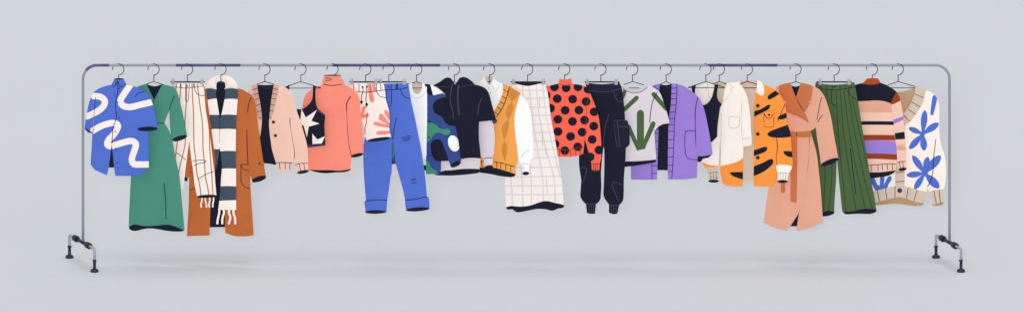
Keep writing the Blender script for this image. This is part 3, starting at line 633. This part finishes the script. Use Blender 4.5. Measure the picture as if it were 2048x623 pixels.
# ---- cactus tee
T = Thing('cactus_tee', 'pale lilac T-shirt with a green cactus print and a wide neckline', 'T-shirt', 1265)
CBD = "1240.5,170c 1246,177 1252,181.5 1264.6,185.6 1280.6,184.3 1292.6,176.2 1297,170.8c 1305,174 1320,200c 1318,235c 1308.7,262c 1310.7,295 1312.8,318.4c 1280.6,321.4 1236,322.8c 1234,250c 1234,190c"
CA = [(leaf(1246,196,1251.5,175.5,7.5,base=.6), CACT), (leaf(1240,227,1276.4,192.6,9,base=.9), CACT), (leaf(1334,219,1304.4,185,9.5,base=.9), CACT), (leaf(1281,292,1280.8,219.5,14.5,base=.95), CACT),
      (leaf(1278,300,1255,249,9,base=.85), CACT), (leaf(1285,297,1308.4,242.6,10,base=.8), CACT), ("1271,284c 1273.6,300.9c 1290.6,296.8c 1293.6,282c", CACT)]
T.part('back_panel', -9, "1241,171c 1252,176.4 1266,178.2 1284,176.8 1296.6,171.6c 1299,190c 1240,190c", '#CFC8D0', b=0)
T.part('body', 0, CBD, LILAC, CA, [("1240.8,170.3 1250.5,180.6 1264.6,185.4 1280.6,184.3 1292.6,176.2 1296.8,171", 1.2, INK)], b=5)
T.part('sleeve', 5, "1295,170.6c 1302.7,173.2 1313.7,179.3 1320.8,187.3 1328.8,209.4 1336.8,235.5 1338.9,246.4c 1328,247.6 1318,252 1308.7,262c 1303,256 1298,240 1298,225c 1296,195", LILAC, CA, [("1314.7,184.3 1304.7,205.3 1299.7,239.5 1299.2,247", 1.3, INK)], b=4)
T.part('sleeve_lining', 1, "1308.7,261.6c 1311,257 1320,249 1338.9,245.4c 1338.6,249 1328,250.8 1316,257.6", INK, b=0)
T.part('hem_lining', -5, "1240,321c 1280.6,319 1308.7,316.6 1312.6,319.6 1310,324 1300.7,326 1272.6,330.6 1250.5,333.2 1240,333.6c", INK, b=0)
hanger(T, 1264.8, 'pale cactus tee', tips=((1247.5,169.2),(1287.6,169.8)), bar=175.8, barx=(1258, 1278), lay=-3)

# ---- purple cardigan
T = Thing('long_cardigan', 'purple open cardigan with a ribbed front band and a large patch pocket', 'cardigan', 1331.5)
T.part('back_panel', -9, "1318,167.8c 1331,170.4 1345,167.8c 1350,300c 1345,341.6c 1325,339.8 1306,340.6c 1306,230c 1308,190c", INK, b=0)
tk = [(1316.6, y, 1323, y) for y in (282,298,315.4,331,346)]
T.part('left_front', 0, "1303.9,172.2c 1320.3,166.8c 1318.4,180c 1317.5,230c 1316,300c 1314,358.5c 1288,359 1261.7,358.5c 1261.7,320c 1270,240c 1285,190c", PURP, [], [("1308.4,176 1311.6,169.6", 1, INK), ("1312,177.2 1317,177.2", 1, INK), ("1303.9,300 1303.9,358.6", 1.1, INK)] + [(f"1303.9,{y} 1315.4,{y}", 1, INK) for y in (266,282,298,315.4,331,346)], b=4)
RP = "1343.4,166.8c 1354,168.2 1367,172.2 1383.2,182.3c 1394,200c 1392,300c 1395.2,312.3c 1394.8,330 1393.8,355.5c 1371,358 1335.4,358.2c 1336,295 1337,247 1339,227.5 1342,201.3"
T.part('right_front', 0, RP, PURP, [], [("1353.9,168.2 1353,203.3 1349,239.5 1348,275 1346,323.3 1343.4,357.5", 1.2, INK)] + [(f"{a},{y} {b_},{y-.6}", 1.1, INK) for y, a, b_ in ((176.6,1343.4,1353.6),(187.2,1342.8,1353.4),(198,1342.2,1353),(210.4,1341.2,1352.4),(224.4,1339.4,1350.6),(237.4,1338,1349.2),(249.4,1337,1348.6),(262.7,1336.6,1348.2),(279.4,1336,1347.8),(296,1336,1347.2),(313.8,1335.8,1346.6),(330.4,1335.6,1345.6),(343.2,1335.4,1344.4))], b=5)
T.part('patch_pocket', 5, "1391.5,261.2c 1376,260.8 1371,262 1369.6,266 1369,285 1371,309.3 1377,317.6 1395,319.9c", PURP, [], [("1391.5,261.6 1376,261.3 1371.2,262.6 1370,267 1369.5,285 1371.5,309 1377.4,317.2 1394.6,319.5", 1.2, INK)], b=1, th=2, ref=[(RP, 5)])
T.part('sleeve', 6, "1367,172c 1383.2,182.3 1397.2,195.3 1407.3,215.4 1413.3,239.5 1419.3,271 1425,308.5c 1410,311.4 1395.2,312.3c 1391,285 1390,240c 1386,200", PURP, [], [("1396.2,194.3 1391.2,215.4 1390.4,239.5 1391,275 1391.8,309.3", 1.3, INK)], b=4)
T.part('cuff_lining', 2, "1395.2,311c 1412,310 1424.6,307c 1417,314.4 1405.3,317.3 1402,323.3c 1395,323.6c", INK, b=0)
hanger(T, 1332, 'purple cardigan', tips=((1322,167.8),(1342,167.8)), bar=175.8, barx=(1317, 1346))

# ---- black tank top
T = Thing('tank_top', 'black scoop-neck tank top hanging in front of the cream jacket', 'top', 1411.4, 0.4, fold=1.2)
T.part('body', 0, "1392,169.8c 1390,184.3 1394,202 1404.1,210.3 1415.1,206.3 1423.2,195.3 1427.2,181.3 1429.2,168.9c 1436.6,168.9c 1433.8,189.3 1436.2,200.3 1443.9,208.4c 1440.2,215.4 1437.2,235.5 1435.2,251 1434.2,273c 1423,284.4c 1404,285.6 1392,285c 1388,240c 1385,200 1383,173.2c", INK, [("1434.6,272c 1423,283c 1390,284.6c 1390,288c 1424,288c 1436,276c", NVY2)], b=1.5, th=3)
hanger(T, 1411.4, 'black scoop-neck tank top', tips=((1376,175.2),(1450.3,175.4)), bar=175.4, lay=4, barx=(1377, 1449))

# ---- cream jacket
T = Thing('jacket', 'plain cream lapel jacket with a chest pocket and rolled sleeves', 'jacket', 1438.5, 0.3)
T.part('lining', -8, "1422,166c 1438,165.4 1454.3,168c 1450,185c 1448.3,205c 1444,215c 1441,331c 1437.6,331c 1430,280c 1420,190c", TAN, b=0, th=2)
T.part('left_front', -2, "1392,175c 1400,170 1410,167 1431.5,167.2c 1432,200c 1438,210c 1440,235c 1439,300 1437.3,331.2c 1427,330.6 1416,328.4 1403,323.6c 1402,319 1406,316c 1412,300c 1406,250c 1395,200c", JCRM, [], [("1416,168 1413.4,179 1418,181.4 1416.4,190 1420,196", .9, '#BFB2A6')], b=2, th=3)
JF = "1461,165c 1476,165.6 1484.4,172.8 1491.4,185.3c 1492,240c 1487,292c 1486.4,315.3c 1478,321 1468.3,325.3 1444.2,331.2c 1441,331.2c 1440.6,300 1437.8,260 1437,239.5 1440,215.4 1446,203c 1449,181.3 1454,167.6c"
T.part('right_front', 2, JF, JCRM, [], [("1443,228 1442,270 1440.6,328", .8, '#B9AB9E'), ("1458,233.7 1478.4,233.7 1478.4,247 1476.6,253.4 1468,256.8 1460.3,254.6 1458,247 1458,233.7", .9, '#BFB2A6')], b=4, th=3)
T.part('lapel', 7, "1453.6,167.4c 1461,164.8 1466,168.4c 1468,173c 1466.3,176c 1460,178.2c 1464.3,183.3c 1457,192 1446.6,204c 1448.4,182", JCRM, [], [("1457,166.6 1463,172 1466.5,175.4 1460.2,178.4 1464,183.3 1457,192 1446.8,203.6", .9, '#BFB2A6')], b=1, th=2, ref=[(JF, 4)])
T.part('sleeve', 6, "1476,165.8c 1484.4,173.2 1491.4,185.3 1496.4,201.3 1499.4,223.4 1501.4,239.5 1501.4,255 1503.2,275 1502.8,290.2c 1494,292 1485.4,292.2c 1483,262 1482,239.5 1481,215 1478,190c", JCRM, [], [("1484.4,206.3 1482.6,222 1482,240 1483.4,262 1485.2,289.2", .9, '#BFB2A6'), ("1485,277.4 1493,277 1501.6,274", .9, '#BFB2A6')], b=3, th=3)
for y in (251, 271): T.button(1437.6, y, 1.1, '#D8CBBD', lay=9)
hanger(T, 1438.3, 'plain cream jacket', tips=((1426,167.8),(1453.4,167.8)), lay=-4)

# ---- tiger jacket
T = Thing('tiger_jacket', 'orange jacket with black tiger stripes and a cream fleece collar', 'jacket', 1494.5, -0.3)
TS = [("1535.2,197.6 1536.4,191.4 1543,186 1550.7,181.3c 1558.9,187.5c 1548.7,194.3 1540,198.6", INK), ("1506,222.4c 1520.6,218.4 1536.6,209.2 1540.8,210.6 1537,218.4 1524.6,225.4 1506,234.4c", INK), ("1555,237.5 1558.7,231.5 1566,228 1573,224.8c 1573.4,235.8c 1564,238.4", INK),
      ("1534.4,268 1540.6,262 1556,256 1576.8,248.6c 1583.2,273.2c 1566,275 1550.7,274.9 1540,273.2", INK), ("1506,300.8c 1528.6,293.2 1534.8,294.6 1532.6,301.3 1520.6,307.3 1506,312.4c", INK), ("1506,332.8c 1526,324.6 1540,317.6 1546,318.6 1545.7,326.8 1532.6,339.4 1519,347 1506,352c", INK),
      ("1566.6,302.4 1574,301.6 1586,302.6c 1586,314.4c 1577,313 1570,309", INK), ("1459.2,345.6 1464.3,343.8 1487,343.4c 1487,358.6c 1476,355.6 1466,351.6", INK)]
T.part('lining', -9, "1478.4,162.4c 1496,160.8 1514.5,161.6c 1514,190c 1512,240c 1510,361.4c 1483,361.6c 1478,300c 1478,200c", TAN, b=0, th=2)
T.part('left_front', -4, "1440.2,300c 1486.4,300c 1485.6,371c 1480.4,372.6 1466,372 1450.3,370 1445,364 1443.3,357 1440.6,345", TIGER, TS, b=3, th=3)
T.part('sleeve', -4, "1402.5,318c 1441,318c 1440,331c 1438.2,331.6c 1424,334 1409,331.6c 1405,328", TIGER, [("1405,333c 1409,331c 1411,340c", INK)], b=1, th=3)
T.part('cuff', -4, "1409,331c 1424,334.4 1438.3,331.2c 1437.6,345c 1437.4,362.4c 1427,364 1417,362.6c 1416.4,346c 1411,339", '#D4C3B0', [], [("1416,346 1427,343.8 1438,344.8", .9, '#6B5B52'), ("1416.6,354.6 1437.4,354.4", .7, '#8C7B70')] + [(f"{x},345 {x-.2},360", .8, '#6B5B52') for x in (1421.6,1427.4,1432.8)], b=2, th=3)
T.part('cuff_lining', 1.5, el(1427.2, 361.8, 10.6, 3), INK, b=0, th=1.5)
TR = "1512.5,180c 1527.6,170.2 1550.7,179.3c 1562,200c 1562,260c 1553.7,330c 1553.7,345 1550.7,361 1544.7,370.7c 1534,372.4 1520.6,372.7 1507.4,371.2c 1508,239.5 1509.5,205.3 1512.5,184"
T.part('right_front', 0, TR, TIGER, TS, b=5)
PK = "1527.6,222.6c 1548.4,223c 1548.2,240 1547.6,253.2c 1538,255 1528.6,253.8c 1527.4,240"
pk = T.part('chest_pocket', 5, PK, TIGER, [], [("1527.9,223 1548,223.4 1547.7,240 1547,252.8 1538,254.4 1529,253.2 1527.7,240 1527.9,223", 1.1, INK)], b=1, th=2, ref=[(TR, 5)])
T.part('pocket_flap', 8, "1527.6,222.6c 1548.4,223c 1547.7,228 1545,233 1540.6,236.5 1537,237.2 1532.6,235.5 1529,231", TIGER, [], [("1528.2,226.5 1532.6,235 1537,236.8 1541,236 1547.6,227", 1.1, INK)], b=1, th=1.5, ref=[(TR, 5)], parent=pk)
T.button(1538.2, 229.6, 2.2, lay=10, ref=[(TR, 5)], parent=pk)
for y in (211.4, 267.7, 314.7): T.button(1515.6, y, 3.6, lay=5, ref=[(TR, 5)])
T.part('sleeve', 6, "1545,176.4c 1550.7,179.3 1558.7,187.3 1566.7,201.3 1571.8,219.4 1574.8,247 1580.8,265 1583.8,305.3 1585.8,323.3 1584.8,336.4c 1568,338 1552.3,336c 1552.6,311.3 1554.4,295 1552.8,275 1553,240c 1550,205", TIGER, TS, [("1569.8,208.4 1561.7,227.5 1556,242", 1.1, INK), ("1553,275 1555,295 1552.7,311.3 1552.5,328", 1.2, INK)], b=4)
T.part('cuff', 9, "1551.6,332c 1556.7,329.2 1569,328.8 1582.8,331.4c 1583,338 1577.2,347.4 1575,361.4c 1565,363.6 1555.8,362.4c 1555,347", '#F8EFE6', [], [("1555,346.4 1566,344.6 1577,346", .9, '#8C7B70')] + [(f"{x},346 {x},360", .8, '#8C7B70') for x in (1560.4,1566,1571.4)], b=3)
T.part('cuff_lining', 14.5, el(1565.2, 362.4, 10.6, 2.9), INK, b=0, th=1.5)
T.part('fleece_collar', 6, "1514.6,160.8c 1521,162.6 1527,172 1528.4,184 1526,190 1521.4,190.8 1512.4,184.2c 1514,172", '#F8EFE6', b=3)
T.part('fleece_collar', 2, "1471.8,167.2c 1476,162.4 1479.2,160.6c 1479.4,168 1477,172c", '#F8EFE6', b=2)
hanger(T, 1494.3, 'orange tiger-striped jacket', tips=((1479,169),(1515,169)), bar=175.6, barx=(1479, 1514))

# ---- wrap coat
T = Thing('wrap_coat', 'long dusty-pink wrap coat with wide tan lapels and a tan belt', 'coat', 1592)
T.part('back_panel', -9, "1578,169c 1591.8,173.4 1606,168c 1606,200c 1580,200c", INK, b=0)
T.part('hem_lining', -7, "1576,451.8c 1595,451.8c 1602,400c 1590,400c", INK, b=0)
WLF = "1580,168c 1566,168.4 1552,174c 1552,200c 1562,240c 1581.8,263c 1581.8,274c 1546,300c 1537.6,370 1532,408 1527.4,445c 1550.7,455.4 1572.8,460.4c 1580.8,451.4c 1598,424.6c 1606,400 1612,372 1617,330 1619.5,262c 1620,240c 1606,221c 1592,195c"
WRF = "1600,170c 1626,172.2c 1640,200c 1636,248c 1630,256 1621,261.4c 1624,273 1633,305 1638,345 1642,385 1646,443.6c 1621,454.4 1592.6,461.7c 1597.8,425.5c 1606,397 1612,372 1615.4,335 1618.6,290 1612,240c 1596,200c"
T.part('left_front', -1, WLF, TRN, [], [], b=4)
T.part('right_front', 2, WRF, TRN, [], [("1618.4,262 1618,305 1613,355.5 1608.6,382 1597.8,425", .9, '#8F5238')], b=4)
T.part('lapel', 7, "1580.4,165.2c 1568,168 1557.7,172.4c 1558.7,185.3 1568.8,201.3c 1574.8,202.4c 1570.8,205.4c 1571.8,223.6c 1586.8,229.5 1602,236 1618,246.6c 1613,232 1608.6,223.6c 1591.8,195c", TRD, b=3)
T.part('lapel', 9, "1601.6,165.8c 1614,168 1626.2,172.4c 1624,189.3 1621,203.4c 1613.6,201.4c 1620,206.6c 1609.6,224.6c 1600,212 1591.6,195.2c", TRD, [], [("1592.4,197.3 1607.9,223.4", 1.2, INK)], b=2)
T.part('belt', 8, "1576,262c 1600,263.4 1621,261.2c 1624.8,273c 1608,274.6 1581.8,273.4c 1576,271c", TRD, [], [("1593.5,264 1593.5,272.6", 1.1, INK)], b=1, th=3)
T.part('belt_end', 9, "1581,266c 1594.4,266c 1594.4,340c 1592.9,405c 1580.8,402.3c 1581.6,340c", TRD, b=1, th=2)
T.part('belt_end', 6, "1562,330c 1571,330c 1570.4,366c 1569.8,383.6 1561.7,385.4c", TRD, b=.6, th=2)
T.part('sleeve', 7, "1622,171c 1628,173 1639,179.3 1649,193.3 1657,215.4 1663,239.5 1669,275 1676.6,316c 1662,328 1642,330.6c 1639,305.3 1634,275 1631.4,251c 1626,210c", TRN, [], [("1643.4,193.7 1639,211.4 1634,239.5", 1.2, INK), ("1645.5,229.5 1639,237.5 1635.4,245", 1.2, INK)], b=4)
T.part('cuff_lining', 12, el(1659.4, 323.6, 18.6, 5, -21), INK, b=0, th=2)
hanger(T, 1591.6, 'dusty-pink wrap coat', tips=((1580.8,167.4),(1602,167.4)), lay=-4)

# ---- green trousers
T = Thing('wide_trousers', 'dark green pleated trousers with wide legs', 'trousers', 1668)
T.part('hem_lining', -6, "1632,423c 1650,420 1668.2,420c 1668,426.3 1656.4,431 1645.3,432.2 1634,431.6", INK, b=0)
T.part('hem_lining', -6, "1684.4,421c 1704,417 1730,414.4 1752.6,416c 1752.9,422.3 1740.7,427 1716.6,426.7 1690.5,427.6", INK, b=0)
GL = ["1672.4,181 1676,262 1684,345 1692,424", "1680.5,181 1687,262 1699,345 1712,421", "1688,181 1698,262 1714,345 1731,419", "1695.5,181 1709,262 1726,345 1745,419", "1703,197 1719,262 1735,335", "1642,168 1643,178 1652,235", "1653,168 1655,200 1661,262 1664,345 1657,424", "1648,262 1650,345 1647,424", "1680,170 1680.5,181", "1690,168 1691,180", "1700,167 1701,178"]
GPo = "1631.4,164.2c 1640,166.6 1650,168.6 1672,169.6 1690,168.2 1702,166 1708.8,164.2c 1715.6,201.3 1721.6,239.5 1730.7,295 1738.7,343.4 1744.7,375 1752.8,418.8c 1731,416.6 1707,421.4 1684.4,423.2c 1680.5,385 1676.5,345 1673.6,312c 1672.4,355.5 1670,390 1668.3,422.6c 1656,421 1645,424.4 1634,424.4c 1628,390 1622,350 1619,300 1620,262 1626,210"
T.part('body', 0, GPo, GPAN, [], [(g, 1.7, GPL) for g in GL] + [("1630.3,173.4 1648.4,178.3 1668.4,179.9 1690.5,177.5 1711.6,173", 1.1, INK), ("1664.8,169.5 1662.8,195.3 1663.6,206 1671.4,212.6", 1.1, INK), ("1696,177.7 1700.6,190.3 1707,196.6 1715.2,199", 1.1, INK), ("1700.6,296 1704.6,331 1707.6,355.5 1711.6,388", 1.3, '#1A2418')], b=6)
T.button(1669.8, 173, 1.8, ref=[(GPo, 6)])
hanger(T, 1668, 'dark green wide trousers', 'clip', bar=(1633.5, 1703.5), clips=(1640.4, 1698.6), stem=163.8)

# ---- striped jumper
T = Thing('striped_jumper', 'knitted jumper with black, pink, rust and purple stripes', 'jumper', 1744.5)
def bands(y0, y1, c, k=0): return (f"1700,{y0+k}c 1750,{y0-k}  1800,{y0+k}c 1800,{y1+k}c 1750,{y1-k} 1700,{y1+k}c", c)
JB = [("1700,160c 1800,160c 1800,214c 1782.5,207.2c 1768,202.4 1750,201 1735.6,202c 1700,203c", INK), ("1700,203c 1735.6,202.6c 1750,201.4 1768,202.8 1782.5,207.6c 1800,213c 1800,224.6c 1700,224.8c", PNK),
      bands(242.4, 249.6, INK, .3), bands(269.6, 280.4, JR2, .3), ("1700,280c 1750,280.2 1800,282c 1800,308c 1750,307 1700,307c", PURP), ("1700,307c 1750,306.6 1800,308.4c 1800,319.8c 1750,317.2 1700,318c", JR2)]
JBo = "1722,166.8c 1714,168.6 1705,172c 1705,210c 1712,280c 1736,343.8c 1760.8,343.8 1791,340c 1794,325.3c 1794,305.3 1789.9,275 1787.9,251 1783.9,223.4 1786,200c 1790,181.6c 1776.9,172.2 1760.4,165.4c 1743,167.4c"
T.part('hem_lining', -5, "1736,341c 1760.8,341 1790,337.4 1789.6,343.4 1776.9,350.7 1756.8,354.2 1739,355.2", INK, b=0)
T.part('body', 0, JBo, PEACH, JB, [("1733,330.6 1750.8,329 1772.9,327.4 1783,327 1793.6,328.6", 1.1, INK)] + [(f"{x},{y} {x+.3},{y+12.4}", 1.1, INK) for x, y in ((1742.2,330),(1756,328.8),(1764.6,328.2),(1774.6,327.8),(1784.6,327.4))], b=6)
JS = [("1776,160c 1802,186c 1800,200c 1793.4,184.6c 1781.8,206.6c 1770,205c", INK), ("1793,183c 1797,190 1800.6,201.6c 1783.6,209.6c 1781,206c", JR2), ("1784,240.6c 1806.4,231.8c 1806.8,239.4c 1786,248c", PURP), ("1788,266.4c 1809.4,263c 1811,277.4c 1789,279c", INK), ("1790,289.6c 1812,289.6c 1812,300.2c 1790,299.6c", PNK)]
T.part('sleeve', 5, "1785,176.8c 1793.9,185.3 1801,201.3 1806,227.5 1809,263 1811,295 1812,321.3 1812.8,335.8c 1805,338.6 1797,338.8c 1794.4,330 1793.6,305 1790.4,275 1787.9,251 1783.9,223.4 1782,206c 1784,190c", PEACH, JS, [("1794,325 1802,322.6 1811.4,322.4", 1.1, INK), ("1798.8,324 1800.8,335.6", 1.1, INK), ("1805.4,322.6 1806.8,334.6", 1.1, INK)], b=4)
T.part('cuff_lining', 9.6, el(1805, 338.2, 8.2, 3.2, -10), INK, b=0, th=2)
T.part('collar', 4, "1733.7,157.4c 1745,156.4 1755.8,157c 1759,161.6 1760.6,165.6c 1752,168.6 1733,169 1723.6,167.2c 1729,163", JRUST, b=2)
hanger(T, 1744.3, 'many-striped jumper', tips=((1722,177),(1768,177)), apex=168, bar=180, stem=168)

# ---- floral cardigan
T = Thing('floral_cardigan', 'cream cardigan with big blue flowers and beige ribs, nearest the right upright', 'cardigan', 1796)
T.part('back_panel', -9, "1790,183.4c 1800,184 1813,181.3 1831,175c 1834,200c 1815,240c 1808,250c 1786,240c", BRN, b=0)
FB = (1845.5, 267.5); FC = (1849.5, 346)
FL = [(leaf(1863.4,230,1870.6,190,10,base=.6), BLUE), (petal(*FB,1850,220,13.1), BLUE), (petal(*FB,1817.4,255.4,11.0), BLUE), (petal(*FB,1877.4,246,13.7), BLUE), (petal(*FB,1818.6,297.6,13.1), BLUE), (petal(*FB,1848.4,301,13.7), BLUE),
      (petal(*FC,1825,310.6,13.1), BLUE), (petal(*FC,1855.6,313,13.1), BLUE), (petal(*FC,1881.4,310.6,16.5), BLUE), (petal(*FC,1813,350,12.3), BLUE), (petal(*FC,1829,378,12.3), BLUE), (petal(*FC,1878.4,375.6,16.5), BLUE)]
T.part('hem_lining', -5, "1748,402c 1770,397 1791,391 1800,391 1829,399 1848,402c 1846,409 1841,410.6 1827,411.3 1807,408.3 1791,406.8 1770.8,408.3 1752,409.4", '#B4946F', b=0)
LC = "1736,340c 1792,330c 1792,374c 1770.8,377 1746,384c 1740,372c"
T.part('left_front', -3, LC, JCRM, [(leaf(1755,380,1742,353,10,base=.8), BLUE), (leaf(1763,376,1765,350,9,base=.8), BLUE), (leaf(1768,376,1781.6,352,9,base=.7), BLUE), ("1750,366c 1752,383c 1775,378c 1776,370c 1764,372", BLUE)], b=2)
RC = "1844,178c 1851.2,180.3 1861.2,184.3 1871.2,192.3 1877.3,205.3 1878.9,227.5 1878.3,255 1881.3,285 1889.3,311.3 1892.3,335.4 1891.3,360 1887.6,378.6c 1872,380 1859.2,383.4c 1854.6,375c 1853.2,383.6c 1842,381.4 1829,378 1809,372.8c 1809.4,343 1812,325 1809.6,295 1809.6,256 1812,249 1822,242c 1835,210c"
T.part('right_front', 0, RC, JCRM, FL, [("1871.8,278 1867.2,315.3 1866.4,335 1864.2,351 1860,364 1854.8,373", 1.2, INK)], b=5)
T.part('button_band', 2, "1790.9,320c 1809.3,320c 1809.4,345 1809.2,376c 1800,373 1790.6,376c", TRIB, [], [("1791,344.4 1809,343.8", 1.1, '#3A3030'), ("1791,363 1809,361.7", 1.1, '#3A3030')], b=2)
NB = "1831,172.2c 1841,175 1851.4,179.3c 1849,192 1845.2,205.3 1835,223.4 1823,239.5 1817,245 1808.6,251.5c 1807.6,240c 1806,227.5c 1815,217 1823,203.3 1829,188"
T.part('neck_rib', 5, NB, TRIB, [], [(s, 1.1, '#3A3030') for s in ("1827,186.8 1848,195.6", "1823,203.3 1841,214.4", "1816,217.8 1832,229.8", "1806.8,229.4 1819,242.4")], b=3)
HR = "1744,384c 1757,379.6 1770.8,376 1790,372 1800,371 1817,374 1835,379 1853.4,383.4c 1851.4,395 1847,405.4c 1829,402.4 1811,396 1795,393.6 1770.8,399 1748,405.4c"
T.part('hem_rib', 3, HR, TRIB, [], [(s, 1.1, '#3A3030') for s in ("1754.8,381 1759.2,403", "1770.8,376.4 1774,399", "1790,372.4 1790,394", "1816.4,375 1813,396", "1834,379.6 1828,401.6")], b=2)
T.button(1799.4, 380.5, 4.8, '#3B3D55', lay=8, ref=[(HR, 2)])
T.part('cuff', 4, "1859,382.6c 1872,379.4 1887.4,378c 1887.4,395 1886.6,408.6c 1876,411 1864.2,410.6c 1862,397", TRIB, [("1863,408.8 1875,406.6 1887,402.4c 1888,414c 1862,414c", '#B4946F')], [("1867.4,379.6 1873,408", 1.1, '#3A3030'), ("1878,379 1881,407", 1.1, '#3A3030')], b=2)
hanger(T, 1796, 'blue-flowered cardigan', tips=((1776,170),(1831.5,173.6)), bar=175.4, barx=(1778, 1831), lay=-4)
